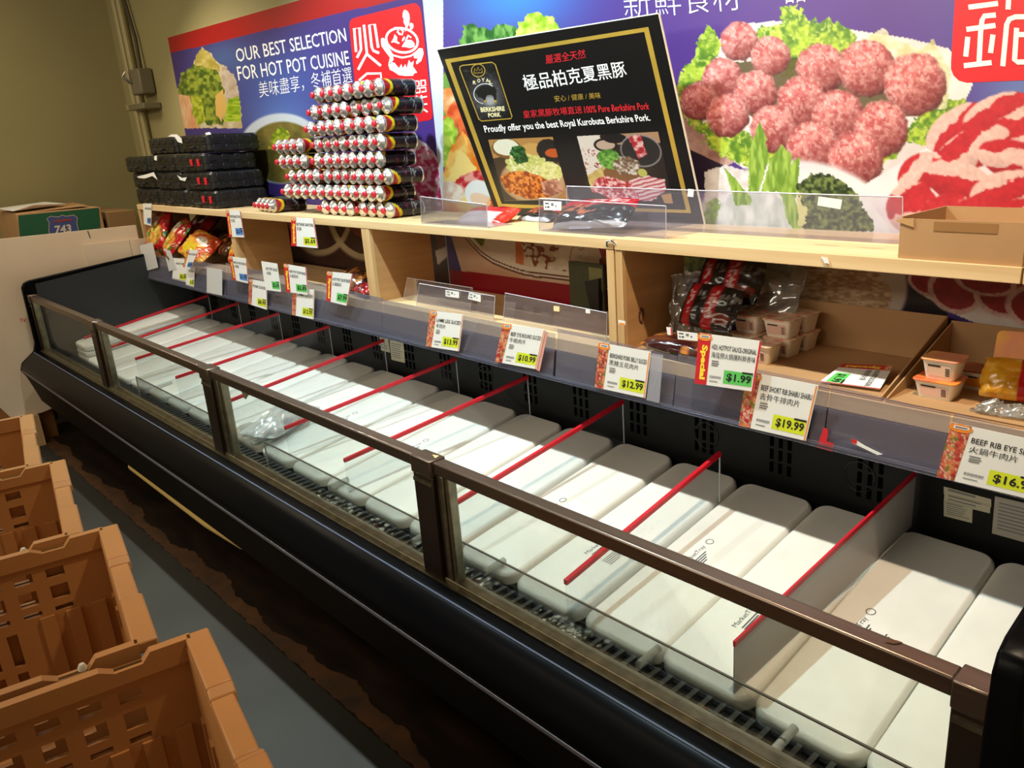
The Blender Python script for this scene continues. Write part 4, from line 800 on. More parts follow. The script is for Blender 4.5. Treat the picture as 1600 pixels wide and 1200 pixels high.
# ================================================================ black stove cases stacked on the shelf
def stove_parts(root, latch=True):
    W, D, H = .435, .30, .098
    def shell(z0, z1, inset, nm):
        mb = MB(); pts = []
        for x, y in rrect(-W/2, 0, W/2, D, .03, 3): pts.append((x, y))
        lev = [(0, inset), (.012, .004), (1, 0)] if nm == 'lower_shell' else [(0, 0), (.988, .004), (1, inset)]
        k = len(pts); V = []
        for t, i_ in ((0, inset if nm == 'lower_shell' else 0), (.3 if nm == 'lower_shell' else .7, 0), (1, 0 if nm == 'lower_shell' else inset)):
            sx = (W/2-i_)/(W/2); sy = (D-2*i_)/D
            V += [(x*sx, i_+y*sy, z0+(z1-z0)*t) for x, y in pts]
        mb.add(V, [(a*k+j, a*k+(j+1) % k, (a+1)*k+(j+1) % k, (a+1)*k+j) for a in range(2) for j in range(k)]+[tuple(range(k))[::-1], tuple(range(2*k, 3*k))])
        return mb.build(nm, STV, root, smooth=True)
    lo = shell(0, .047, .010, 'lower_shell'); up = shell(.051, .098, .012, 'upper_shell')
    mb = MB(); mb.prismZ(rrect(-W/2-.004, -.004, W/2+.004, D+.004, .03, 3), .046, .052); mb.build('seam_flange', STV, root)
    rb = MB()
    for x in (-.15, -.05, .05, .15): rb.box(x-.034, x+.034, -.003, .01, .008, .040); rb.box(x-.034, x+.034, -.003, .01, .058, .090)
    for y in (.05, .12, .19, .26): rb.box(W/2-.002, W/2+.004, y-.018, y+.018, .008, .042); rb.box(W/2-.002, W/2+.004, y-.018, y+.018, .056, .090)
    rb.build('ribs', STV, root, bevel=.004)['kind'] = 'stuff'
    MB().tube([(-.05, -.004, .035), (-.045, -.016, .03), (.045, -.016, .03), (.05, -.004, .035)], .006, 8).build('handle', STV, root, smooth=True)
    if latch:
        for x in (.055, .155): box('latch', mat('red_latch', S(200, 24, 36), .4), root, x-.013, x+.013, -.011, -.003, .030, .068, bevel=.002)
STV = mat('black_stove_case', S(26, 27, 28), .33, var=.3, scale=40)
def proto(nm, lab, cat, grp):
    r = bpy.data.objects.new(nm, None); COL.objects.link(r); BASE[r.name] = (0, 0, 0); tag(r, lab, cat, grp); return r
sv = proto('stove_case', '', 'case', 'black stove cases'); stove_parts(sv); sv2 = proto('stove_case', '', 'case', 'black stove cases'); stove_parts(sv2, False)
used = set()
xs_ = [-5.72, -5.275, -4.825]; rowlab = ['bottom', 'second', 'third']; collab = ['left', 'middle', 'right']
for r in range(3):
    for c in range(3):
        src = sv if c == 2 else sv2
        loc = (xs_[c]+(.03, .0, -.10)[r]*.6, 1.80+random.uniform(-.01, .01), 1.4045+.1*r)
        lab = 'black moulded stove case, %s one of the %s layer of the stack' % (collab[c], rowlab[r])
        if src.name in used: dup(src, loc, random.uniform(-.01, .01), lab)
        else: src.location = loc; src['label'] = lab; used.add(src.name)
dup(sv2, (-5.32, 1.81, 1.7045), .01, 'black moulded stove case, left one on top of the stack, torn white label'); dup(sv2, (-4.87, 1.82, 1.7045), .0, 'black moulded stove case, right one on top of the stack')
for q, lb in (([(262, 213), (268, 210), (276, 210), (283, 216), (285, 224), (278, 222), (273, 214)], 'on the top left stove case'), ([(320, 208), (327, 206), (330, 210), (323, 211)], 'on the top right stove case'), ([(214, 276), (230, 272), (240, 269), (246, 281), (238, 275), (226, 279), (216, 278)], 'low on the left stove case'), ([(277, 274), (284, 278), (292, 277), (289, 283), (281, 281)], 'on the middle stove case'), ([(241, 244), (245, 243), (245, 251), (241, 250)], 'between two stove cases')):
    P = [YP(1.775).at(*p) for p in q]; MBx = MB().slab(P, (0, .001, 0)); o = MBx.build('torn_label', WHITE, None); tag(o, 'scrap of torn white label '+lb, 'paper scrap')

# ================================================================ butane cans
CANB = painted('can_print', .25)
cn = proto('butane_can', '', 'can', 'butane cans stacked on the shelf')
def paint_can(u, v):   # u round the can, v along it from the front
    a = Art(u*200, v*160, (34, 26, 30)); sw = v*1.0-.06-.16*np.sin(u*math.pi*2+1.2)
    a.put((sw < .0)*1., (176, 30, 36)); a.put((np.abs(sw-.03) < .045)*1., (246, 206, 24)); a.put((v < .035)*1., (200, 198, 190)); a.put((v > .38)*(v < .50)*(np.abs(u-.5) < .5)*(vnoise(u*60, v*34, 4) > .6)*1., (120, 30, 44)); a.put((v > .60)*(v < .78)*(vnoise(u*90, v*50, 8) > .62)*1., (150, 140, 140)); return a.lin()
def can_body():
    nu, nv = 24, 40; R, y0, L = .0325, .035, .150
    me = bpy.data.meshes.new('body'); V = []; F = []; U = []
    for j in range(nv+1):
        for i in range(nu+1):
            t = 2*math.pi*i/nu; V.append((R*math.cos(t), y0+L*j/nv, R*math.sin(t))); U.append((i/nu, j/nv))
    for j in range(nv):
        for i in range(nu): F.append((j*(nu+1)+i, j*(nu+1)+i+1, (j+1)*(nu+1)+i+1, (j+1)*(nu+1)+i))
    me.from_pydata(V, [], F); U = np.array(U); col = paint_can(U[:, 0], U[:, 1])
    ca = me.color_attributes.new('print', 'FLOAT_COLOR', 'POINT'); ca.data.foreach_set('color', np.concatenate([col, np.ones((len(col), 1))], 1).ravel().astype(np.float32))
    me.materials.append(CANB); me.polygons.foreach_set('use_smooth', [True]*len(me.polygons)); o = bpy.data.objects.new('body', me); COL.objects.link(o); o.parent = cn; return o
can_body()
MB().lathe([(.006, .006), (.013, .007), (.016, .013), (.017, .017), (.024, .021), (.0285, .027), (.0315, .028), (.0338, .030), (.0340, .036), (.0322, .039)], 20).build('silver_shoulder', SILVER, cn, smooth=True)
MB().lathe([(.001, -.004), (.010, -.0035), (.0138, .001), (.0138, .012), (.011, .014)], 14).build('red_cap', mat('red_cap_plastic', S(196, 38, 52), .35), cn, smooth=True)
MB().lathe([(.0322, .183), (.0336, .186), (.0336, .190), (.030, .192), (.001, .188)], 20).build('base_rim', SILVER, cn, smooth=True)
ROWS = [  # nozzle px x positions per layer, px y at left and right end
    ([482, 497, 510, 525, 542, 558, 575], 149, 136), ([473, 490, 507, 518, 531, 548, 564, 580], 174, 163), ([475, 490, 503, 515, 532, 548, 564, 582], 200, 191), ([427, 435, 445, 455, 480, 493, 505, 518, 540, 551, 567, 581], 227, 220), ([427, 437, 448, 460, 482, 497, 510, 523, 536, 550, 563, 577], 250, 247), ([440, 453, 465, 477, 490, 504, 518, 529, 544, 558, 572, 587], 271, 270), ([436, 449, 461, 474, 486, 499, 512, 524, 537, 551, 565, 578], 292, 294), ([491, 504, 517, 529, 545, 559, 572, 586], 318, 320)]
RN = ['top', 'second', 'third', 'fourth', 'fifth', 'sixth', 'seventh', 'bottom']; CN = ['first', 'second', 'third', 'fourth', 'fifth', 'sixth', 'seventh', 'eighth', 'ninth', 'tenth', 'eleventh', 'twelfth']
first = True; pitch = .0665
for r, (xs, ya, yb) in enumerate(ROWS):
    z = 1.4045+.0335+(7-r)*.0690; pl = YP(1.80); X = []
    for i, px in enumerate(xs): X.append(pl.at(px, ya+(yb-ya)*i/(len(xs)-1)).x)
    # settle so that neighbours touch but never overlap
    X[-1] = X[-1]; 
    for i in range(len(X)-2, -1, -1): X[i] = min(X[i], X[i+1]-.0688)
    jy = random.uniform(-.012, .012)
    for i, x in enumerate(X):
        lab = 'butane can with red cap, %s from the left in the %s layer' % (CN[i], RN[r]); loc = (x, 1.812+jy+(.012 if (i//4) % 2 else 0)*(r % 2), z); rz = 0
        if first: cn.location = loc; cn['label'] = lab; first = False
        else: c = dup(cn, loc, 0, lab); c.rotation_euler = (0, random.choice((0, 1.2, 2.6, 4.0, 5.1)) if i < len(X)-1 else (0.2, 5.6, .3, .9, 4.0, 1.4, .1, 1.3)[r], 0)
for i in range(4):
    c = dup(cn, (-4.125+i*.0676, 1.792-.0090*i, 1.4385), -.13, 'butane can of the four lying apart in front, %s from the left' % CN[i], 'butane cans lying apart')

# ================================================================ pouches and bags (pillow shapes)
def pouch(nm, label, cat, c, w, h, t, rot, fn, m=None, group=None, crumple=.006, seed=1, n=26, prop=None):
    """filled pouch: w x h, thickness t, centre c, rot = matrix; fn paints (u, v)"""
    M = Matrix.Translation(c) @ rot.to_4x4(); u, v = np.meshgrid(np.linspace(-1, 1, n+1), np.linspace(-1, 1, n+1)); u = u.ravel(); v = v.ravel()
    th = t/2*np.sqrt(np.clip((1-np.abs(u)**3)*(1-np.abs(v)**3), 0, 1)); nz = (fbm(u*3+seed*7, v*3, .8, seed)-.5)*2*crumple
    x = u*w/2*(1-.05*v*v)+nz*.5; y = v*h/2*(1-.05*u*u); V = []
    for sgn in (1, -1):
        zz = sgn*th+nz*(1 if sgn > 0 else .3)*np.clip(th/t*4, .2, 1)
        V += [tuple(M @ Vector((a, b, cc))) for a, b, cc in zip(x, y, zz)]
    k = (n+1)**2; F = []
    for j in range(n):
        for i in range(n):
            a = j*(n+1)+i; F.append((a, a+1, a+n+2, a+n+1)); F.append((k+a, k+a+n+1, k+a+n+2, k+a+1))
    B = [i for i in range(n+1)]+[j*(n+1)+n for j in range(1, n+1)]+[n*(n+1)+i for i in range(n-1, -1, -1)]+[j*(n+1) for j in range(n-1, 0, -1)]
    for i in range(len(B)): a, b = B[i], B[(i+1) % len(B)]; F.append((a, k+a, k+b, b))
    me = bpy.data.meshes.new(nm); me.from_pydata(V, [], F); col = fn((u+1)/2, (1-v)/2); col = np.concatenate([col, col*.9+.02])
    ca = me.color_attributes.new('print', 'FLOAT_COLOR', 'POINT'); ca.data.foreach_set('color', np.concatenate([col, np.ones((len(col), 1))], 1).ravel().astype(np.float32))
    me.materials.append(m or POU); me.polygons.foreach_set('use_smooth', [True]*len(me.polygons)); o = bpy.data.objects.new(nm, me); COL.objects.link(o)
    return tag(o, label, cat, group)
POU = painted('glossy_pouch_print', .18, .7)
R3 = lambda ax, ay, az: (Matrix.Rotation(math.radians(az), 3, 'Z') @ Matrix.Rotation(math.radians(ay), 3, 'Y') @ Matrix.Rotation(math.radians(ax), 3, 'X'))
def pf(kind, sd=1):
    def fn(u, v):
        a = Art(u*100, v*100, (196, 22, 30))
        if kind == 'noodle':
            m = a.ellm(50, 62, 42, 26, 15, .3, 16); a.put(m[0], a.tex((214, 120, 30), (250, 220, 110), 9, sd, 3)); a.put(a.ellm(40, 28, 26, 14, 0, .2)[0], (240, 226, 200)); a.put((fbm(a.x, a.y, 8, sd+8) > .68)*1., (70, 130, 50)); a.put(((a.y > 22) & (a.y < 34) & (a.x > 22) & (a.x < 58) & (vnoise(a.x/3, a.y/5, 3) > .5))*1., (190, 20, 24))
        elif kind == 'red':
            a.c = a.tex((120, 14, 22), (190, 24, 34), 30, sd); a.put(a.polym([(30, 20), (75, 25), (70, 60), (35, 58)]), (190, 180, 176)); a.put(a.ellm(52, 42, 14, 12, 0, .3)[0], (40, 30, 34))
        elif kind == 'orange': a.c = a.tex((216, 60, 24), (250, 190, 70), 24, sd, 3); a.put(a.ellm(60, 35, 24, 12, 20)[0], (246, 236, 220)); a.put(a.ellm(40, 70, 26, 18, 0, .3)[0], (236, 200, 40))
        elif kind == 'dark': a.c = a.tex((56, 18, 18), (110, 60, 34), 18, sd, 3); a.put((fbm(a.x, a.y, 14, sd+3) > .66)*1., (196, 120, 50))
        elif kind == 'blackred':
            a.c = a.tex((20, 18, 20), (48, 42, 42), 30, sd); a.put(((a.x > 8) & (a.x < 26))*1., (186, 22, 34)); a.put(((a.x > 48) & (a.x < 66))*1., (186, 22, 34))
            for cx in (17, 57):
                m, p, q = a.ellm(cx, 22, 6, 6); a.put(m*(np.sqrt(p*p+q*q) > .7), (230, 190, 190)); a.put(((np.abs(a.x-cx) < 5) & (a.y > 34) & (a.y < 80) & (vnoise(a.x/2, a.y/4, 9) > .55))*1., (232, 200, 200))
            a.put((a.x > 68)*(a.y > 20)*(a.y < 40)*(vnoise(a.x/2.5, a.y/5, 5) > .5)*1., (120, 116, 112)); a.put((a.x > 28)*(a.x < 46)*(a.y > 20)*(a.y < 40)*(vnoise(a.x/2.5, a.y/5, 5) > .5)*1., (120, 116, 112)); a.put(a.ellm(80, 75, 16, 12, 0, .4)[0]*.8, (150, 50, 36))
        elif kind == 'shelfred': a.c = a.tex((190, 24, 34), (222, 60, 66), 30, sd); a.put((a.y > 45)*1., (226, 206, 206)); a.put((a.x > 78)*1., (236, 50, 30))
        elif kind == 'shelfblack': a.c = a.tex((22, 20, 24), (50, 46, 50), 20, sd); a.put((a.y < 32)*1., (186, 20, 40)); a.put((a.y < 24)*(a.y > 10)*(a.x > 45)*(a.x < 92)*(vnoise(a.x/2.2, a.y/4, 3) > .5)*1., (240, 210, 214)); a.put(((fbm(a.x, a.y, 7, 9) > .6) & (a.y > 30) & (a.y < 66) & (a.x < 55))*1., (206, 110, 70)); a.put((a.y > 86)*1., (214, 214, 216))
        elif kind == 'jelly': a.c = a.tex((224, 140, 14), (246, 180, 40), 30, sd); a.put((a.x > 66)*1., (206, 22, 32)); a.put((fbm(a.x, a.y, 10, 5) > .68)*(a.x < 66)*.5, (255, 220, 130))
        elif kind == 'ice': a.c = a.tex((196, 190, 182), (232, 226, 214), 16, sd); a.put(a.polym([(20, 30), (70, 26), (74, 60), (26, 66)], 4)*.8, (214, 186, 160)); a.put(((a.x < 22) & (a.x > 14) & (a.y > 55) & (a.y < 90))*1., (70, 70, 70)); a.put(a.ellm(78, 12, 12, 8)[0], (206, 186, 90)); a.put(a.ellm(96, 55, 8, 14)[0], (90, 90, 190))
        return a.lin()
    return fn
zf_ = 1.062
# noodle and snack bags spilling from the left bay
bag = [('noodle', (-5.62, 1.795, 1.235), (.24, .28, .07), (58, -14, 12), 'red and yellow noodle bag at the left end, hanging out over the price rail'),
       ('noodle', (-5.33, 1.80, 1.205), (.26, .26, .07), (50, 10, -14), 'red and yellow noodle bag, second in the left bay, folded top'),
       ('red', (-5.42, 2.00, 1.265), (.30, .26, .07), (38, -6, 10), 'dark red bag with grey picture panel at the back of the left bay'),
       ('orange', (-5.04, 1.82, 1.170), (.28, .20, .06), (40, 14, 6), 'yellow and orange snack bag in the middle of the left bay'),
       ('dark', (-4.95, 2.00, 1.19), (.36, .26, .08), (30, 0, -10), 'brown dark snack bag at the back of the left bay'),
       ('orange', (-4.53, 1.85, 1.205), (.22, .24, .06), (60, -20, -20), 'orange bag with yellow print beside the first divider panel'),
       ('red', (-5.64, 2.02, 1.15), (.26, .30, .07), (20, 0, 4), 'red bag low at the left back of the left bay')]
for i, (k, c, (w_, h_, t_), r, lb) in enumerate(bag): pouch('snack_bag', lb, 'bag', Vector(c), w_, h_, t_, R3(*r), pf(k, i+2), seed=i+3, crumple=.014, group='snack bags in the left bay')
for q, lb in (([(216+2, 384), (238, 378), (247, 418), (226, 424)], 'plain grey card sleeve under the noodle bags at far left'), ([(255, 388), (266, 392), (276, 420), (264, 424)], 'curled pale card sleeve beside the noodle bags')): card(q, YP(1.703), lb, GC, 'card_sleeve', 'card')
pouch('snack_bag', 'small red and black snack bag lying in the second bay', 'bag', Vector((-3.32, 1.86, 1.125)), .20, .18, .05, R3(18, 0, 20), pf('dark', 9), seed=12, crumple=.012)
pouch('snack_bag', 'small red bag beside the second divider panel', 'bag', Vector((-3.14, 1.83, 1.10)), .16, .14, .04, R3(8, 0, -10), pf('red', 10), seed=14, crumple=.012)
# pouches lying on top of the shelf
pouch('sauce_pouch', 'flat red and silver pouch lying left of the pork board', 'pouch', Vector((-2.44, 1.96, 1.424)), .28, .12, .035, R3(24, 0, 2), pf('shelfred', 4), seed=5)
pouch('sauce_pouch', 'small black and red pouch behind the red one, below the pork board', 'pouch', Vector((-2.24, 2.05, 1.424)), .20, .10, .03, R3(20, 0, -6), pf('shelfblack', 5), seed=6)
pouch('sauce_pouch', 'black and red sauce pouch lying on the shelf below the pork board', 'pouch', Vector((-1.80, 1.88, 1.458)), .30, .13, .045, R3(38, -3, 8), pf('shelfblack', 6), seed=7)
# hot pot bases in the right bay
pouch('soup_base_pouch', 'black pouch with two red bands, leaning behind the clear rail', 'pouch', Vector((-1.36, 1.90, 1.20)), .20, .14, .05, R3(58, 2, -2), pf('blackred', 7), seed=8, group='hot pot pouches in right bay')
CLB = clear('crinkled_plastic_bag', (.86, .86, .84), .5, .12, .16, (.62, .60, .56))
def clearbag(label, c, w_, h_, t_, rot, seed, nm='clear_plastic_bag', par=None, m=CLB):
    o = pouch(nm, label, 'plastic bag', Vector(c), w_, h_, t_, rot, pf('ice', seed), m, crumple=.03, seed=seed, n=22); return o
pouch('soup_base_pouch', 'dark pouch in clear wrap standing behind the front black pouch', 'pouch', Vector((-1.36, 2.00, 1.265)), .22, .15, .05, R3(60, 0, 4), pf('blackred', 9), seed=9, group='hot pot pouches in right bay')
clearbag('crinkled clear bag standing at the back of the right bay', (-1.32, 2.08, 1.25), .32, .26, .05, R3(66, 0, 0), 21)
clearbag('small clear bag against the plywood side of the right bay', (-1.49, 1.98, 1.18), .14, .20, .04, R3(68, 0, 30), 23)
pouch('soup_base_pouch', 'dark grey pouch lying flat behind the clear rail', 'pouch', Vector((-1.36, 1.80, 1.100)), .34, .10, .05, R3(8, 0, -4), pf('dark', 11), seed=13)

# ================================================================ clear sign holders
def holder(label, q, Y, base=None, zb=1.4045, mt=ACRYLH):
    pl = YP(Y); P = [pl.at(*p) for p in q]; P[2].z = P[3].z = zb; t = thing('sign_holder', label, 'sign holder', (P[3]+P[2])/2, 'clear acrylic sign holders')
    MB().slab(P, (0, .003, 0)).build('upright_panel', mt, t)
    if base: MB().box(P[3].x, P[2].x, Y, Y+base, zb-.0002, zb+.003).build('base_panel', mt, t)
    e = MB(); e.tube([P[0]+Vector((0, .0015, 0)), P[1]+Vector((0, .0015, 0))], .0018, 5); e.tube([P[1]+Vector((0, .0015, 0)), P[2]+Vector((0, .0015, .002))], .0014, 5); e.tube([P[0]+Vector((0, .0015, 0)), P[3]+Vector((0, .0015, .002))], .0014, 5)
    e.build('bright_edge', mat('acrylic_edge', S(190, 188, 200), .25), t)
holder('clear acrylic sign holder at left of the pork board', [(656, 307), (760, 320), (762, 360), (658, 345)], 1.79, .12)
holder('clear acrylic sign holder directly below the pork board', [(842, 310), (1040, 322), (1040, 372), (842, 362)], 1.805, .16)
holder('long clear acrylic panel from the pork board to the right carton', [(885, 291), (1410, 308), (1410, 385), (885, 360)], 1.97, .18)
zs = 1.0625
holder('clear acrylic sign holder in the empty bay, rear left one', [(636, 434), (738, 450), (738, 530), (636, 520)], 1.86, None, zs)
holder('clear acrylic sign holder in the empty bay, front left one', [(655, 443), (773, 463), (773, 530), (655, 520)], 1.805, None, zs)
holder('clear acrylic sign holder in the empty bay, right one', [(789, 458), (948, 489), (948, 560), (789, 540)], 1.815, None, zs)
# dark green board leaning in the empty bay
t = thing('green_board', 'dark green board with black cloth strip leaning against the poster in the empty bay', 'board', (-2.12, 2.15, 1.0625))
q = [YP(2.15).at(888, 408), YP(2.15).at(942, 414)]
MB().slab([(q[0].x, 2.15, q[0].z), (q[1].x, 2.15, q[1].z), (q[1].x, 2.15, 1.0625), (q[0].x, 2.15, 1.0625)], (0, .012, 0)).build('board', mat('dark_green_board', S(62, 66, 40), .5), t)
MB().slab([(q[1].x-.075, 2.1485, q[1].z-.012), (q[1].x-.004, 2.1485, q[1].z-.014), (q[1].x-.004, 2.1485, 1.14), (q[1].x-.072, 2.1485, 1.15)], (0, .001, 0)).build('pale_panel', mat('olive_panel', S(120, 118, 72), .5), t)
MB().slab([(q[1].x-.082, 2.13, 1.172), (q[1].x-.008, 2.13, 1.19), (q[1].x-.012, 2.13, 1.0625), (q[1].x-.055, 2.13, 1.0625)], (0, .014, 0)).build('cloth_strip', BLACK, t)

# ================================================================ cardboard cartons with tubs
def carton(label, x0, x1, y0, y1, z0, hb, left=None, right=None, hf=0):
    t = thing('cardboard_carton', label, 'carton', ((x0+x1)/2, (y0+y1)/2, z0)); k = .004
    box('bottom_sheet', CARD, t, x0, x1, y0, y1, z0, z0+.006); box('corrugated_edge', CARDD, t, x0, x1, y0-.0012, y0, z0+.001, z0+.0055)
    box('front_flap', CARD, t, x0, x1, y0-.006, y0-.0012, z0-.012+.012, z0+.003+hf)
    box('rear_wall', CARD, t, x0, x1, y1-k, y1, z0+.006, z0+hb)
    for s, X in ((left, x0), (right, x1-k)):
        if s: MB().prismX([(y0, z0+.006), (y1-k, z0+.006), (y1-k, z0+hb*s), (y0, z0+.010)], X, X+k).build('side_wall', CARD, t)
    return t
zc = 1.0625
carton('flat cut-down brown carton holding white tubs and a fallen tag', -1.30, -.768, 1.770, 2.150, zc, .135, None, 1.0)
carton('cut-down brown carton at the right edge holding two pink tubs', -.758, -.05, 1.770, 2.150, zc, .125, .96, None)
def tub_parts(root, w, d, h, lid, label=None):
    mb = MB(); L = []; 
    for s, z in ((.78, 0), (.80, .003), (.96, h*.93), (1.0, h*.94), (1.0, h)): L.append([(x, y, z) for x, y in rrect(-w/2*s, -d/2*s, w/2*s, d/2*s, .010, 3)])
    k = len(L[0]); mb.add([p for r in L for p in r], [(a*k+j, a*k+(j+1) % k, (a+1)*k+(j+1) % k, (a+1)*k+j) for a in range(len(L)-1) for j in range(k)]+[tuple(range(k))[::-1]])
    mb.build('tub', mat('white_tub_plastic', S(236, 224, 206), .35), root, smooth=True)
    MB().prismZ(rrect(-w/2-.003, -d/2-.003, w/2+.003, d/2+.003, .012, 3), h, h+.004).build('lid', lid, root, bevel=.001)
    lb = label or mat('pink_label', S(228, 186, 170), .5)
    y = lambda z: -d/2*(.80+.16*z/(h*.93))-.0012
    MB().add([(-w*.33, y(h*.2), h*.2), (w*.33, y(h*.2), h*.2), (w*.33, y(h*.78), h*.78), (-w*.33, y(h*.78), h*.78)], [(0, 1, 2, 3)]).build('label', lb, root)
    b = MB()
    for i in range(5): z = h*(.26+.09*i); b.add([(w*.18, y(z)-.0006, z), (w*.30, y(z)-.0006, z), (w*.30, y(z+.0022)-.0006, z+.0022), (w*.18, y(z+.0022)-.0006, z+.0022)], [(0, 1, 2, 3)])
    z = h*.70; b.add([(-w*.30, y(z)-.0006, z), (w*.05, y(z)-.0006, z), (w*.05, y(z+.004)-.0006, z+.004), (-w*.30, y(z+.004)-.0006, z+.004)], [(0, 1, 2, 3)])
    b.build('label_print', INK, root)['kind'] = 'stuff'
def lidmat(nm, c1, c2, sc=26):
    m = mat(nm, c1, .25, col2=c2, scale=sc); return m
LR = lidmat('red_and_cream_lid_film', S(216, 52, 40), S(226, 214, 180)); tb = proto('sauce_tub', '', 'tub', 'white sauce tubs in the carton'); tub_parts(tb, .092, .078, .050, LR)
tz = zc+.0062
TUBS = [(-1.175, 1.885, tz, 'single white sauce tub standing in front of the stacked tubs'), (-1.165, 1.985, tz, 'white sauce tub, bottom front right of the stack'), (-1.27, 1.975, tz, 'white sauce tub, bottom front left of the stack'), (-1.162, 2.075, tz, 'white sauce tub, bottom back right of the stack'), (-1.265, 2.07, tz, 'white sauce tub, bottom back left of the stack'),
        (-1.168, 1.985, tz+.0545, 'white sauce tub, top front right of the stack'), (-1.272, 1.985, tz+.0545, 'white sauce tub, top front left of the stack'), (-1.165, 2.075, tz+.0545, 'white sauce tub, top back right of the stack'), (-1.268, 2.078, tz+.0545, 'white sauce tub, top back left of the stack')]
for i, (x, y, z, lb) in enumerate(TUBS):
    if i == 0: tb.location = (x, y, z); tb['label'] = lb; tb.rotation_euler = (0, 0, .05)
    else: dup(tb, (x, y, z), random.uniform(-.06, .06), lb)
PKL = mat('pink_yellow_lid_film', S(222, 120, 150), .2, col2=S(244, 190, 80), scale=9)
a_ = proto('sauce_tub', 'small tub with pink and yellow lid standing on another tub, right carton', 'tub', 'pink lidded tubs'); tub_parts(a_, .084, .074, .046, PKL, mat('clear_pinkish_label', S(226, 196, 170), .4)); a_.location = (-.667, 1.872, tz+.0465)
b_ = proto('sauce_tub', 'tub with yellow and red lid under the pink lidded tub, right carton', 'tub', 'pink lidded tubs'); tub_parts(b_, .098, .084, .042, mat('yellow_red_lid_film', S(238, 170, 60), .25, col2=S(220, 70, 60), scale=14)); b_.location = (-.672, 1.868, tz)
c_ = proto('sauce_tub', 'orange banded tub behind the yellow pouch, right carton', 'tub', None); tub_parts(c_, .085, .075, .045, mat('dark_red_lid_film', S(110, 36, 24), .3, col2=S(190, 90, 30), scale=20), mat('orange_label', S(232, 150, 50), .4)); c_.location = (-.62, 1.985, tz)
d_ = proto('sauce_tub', 'white tub tipped on its side on top of the yellow pouch, right edge', 'tub', 'tipped tub'); tub_parts(d_, .09, .08, .045, PKL); d_.location = (-.545, 2.0, tz+.09); d_.rotation_euler = (math.radians(60), 0, .2)
pouch('jelly_pouch', 'yellow and red pouch with glossy film lying in the right carton', 'pouch', Vector((-.53, 1.90, tz+.058)), .12, .10, .06, R3(55, 0, 10), pf('jelly', 3), seed=17, crumple=.006)
clearbag('scrap of clear film lying on the right carton floor', (-.50, 1.815, tz+.008), .14, .05, .012, R3(0, 0, 5), 31, 'clear_film')
# fallen tag in the carton
fp = Plane((0, 1.80, zc+.014), (0, -.10, 1))
price_tag([(1396, 572), (1375, 608), (1281, 596), (1318, 568)], 'fallen Special price tag lying upside down on the brown carton', 'HDL HOTPOT SAUCE-ORIGINAL', '海底撈火鍋', '$1.99', GREEN, True, fp, fine=False)
# open carton on the upper shelf
t = thing('cardboard_carton', 'open low brown carton standing on the top board at the right edge', 'carton', (-.6, 1.9, 1.4065)); x0, x1, y0, y1, z0, z1 = -.752, -.498, 1.765, 2.02, 1.4065, 1.494
box('front_wall', CARD, t, x0, x1, y0, y0+.004, z0, z1); box('left_wall', CARD, t, x0, x0+.004, y0+.004, y1, z0, z1+.004); box('right_wall', CARD, t, x1, x1+.004, y0-.002, y1, z0, z1); box('rear_wall', CARD, t, x0+.004, x1, y1-.004, y1, z0, z1+.004); box('bottom_sheet', CARD, t, x0+.004, x1, y0+.004, y1-.004, z0, z0+.005)
MB().slab([(x0-.012, y0-.003, z1-.004), (x0+.03, y0-.003, z1+.002), (x0+.032, y0-.003, z1-.018), (x0-.004, y0-.003, z1-.008)], (0, .003, 0)).build('tape', mat('tan_tape', S(190, 150, 104), .3), t)
MB().slab([(x1-.18, y0-.0012, z1-.004), (x1-.05, y0-.0012, z1-.004), (x1-.05, y0-.0012, z1-.024), (x1-.18, y0-.0012, z1-.024)], (0, .001, 0)).build('tape', mat('brown_tape', S(150, 110, 66), .35), t)

# bag of frozen meat on the trays
o = clearbag('clear bag of frozen meat lying on the trays behind the third pane', (-3.16, 1.335, .615), .20, .30, .055, R3(8, 0, 20), 41, 'frozen_meat_bag', m=clear('frost_film', (.8, .84, .88), .6, .10, .45, (.78, .76, .72)))
pouch('meat_pack', 'pinkish frozen meat pack inside the clear bag', 'meat', Vector((-3.17, 1.335, .612)), .13, .20, .028, R3(8, 0, 20), pf('ice', 4), seed=19, crumple=.006)
pouch('clear_film', 'thin clear film draped over the tray front beside the post', 'plastic film', Vector((-3.28, 1.215, .572)), .16, .14, .012, R3(8, 0, -20), pf('ice', 6), FENCE if False else clear('thin_film', (.9, .88, .84), .4, .1, .2, (.7, .66, .58)), seed=23, crumple=.012)
g = thing('paper_tag', 'small grey tag stuck point down under the front rail', 'tag', (-2.79, 1.075, .9)); MB().slab([YP(1.072).at(374, 603), YP(1.072).at(388, 609), YP(1.072).at(388, 616), YP(1.072).at(384, 624), YP(1.072).at(381, 622)], (0, .002, 0)).build('card', mat('grey_green_card', S(150, 148, 120), .5), g)

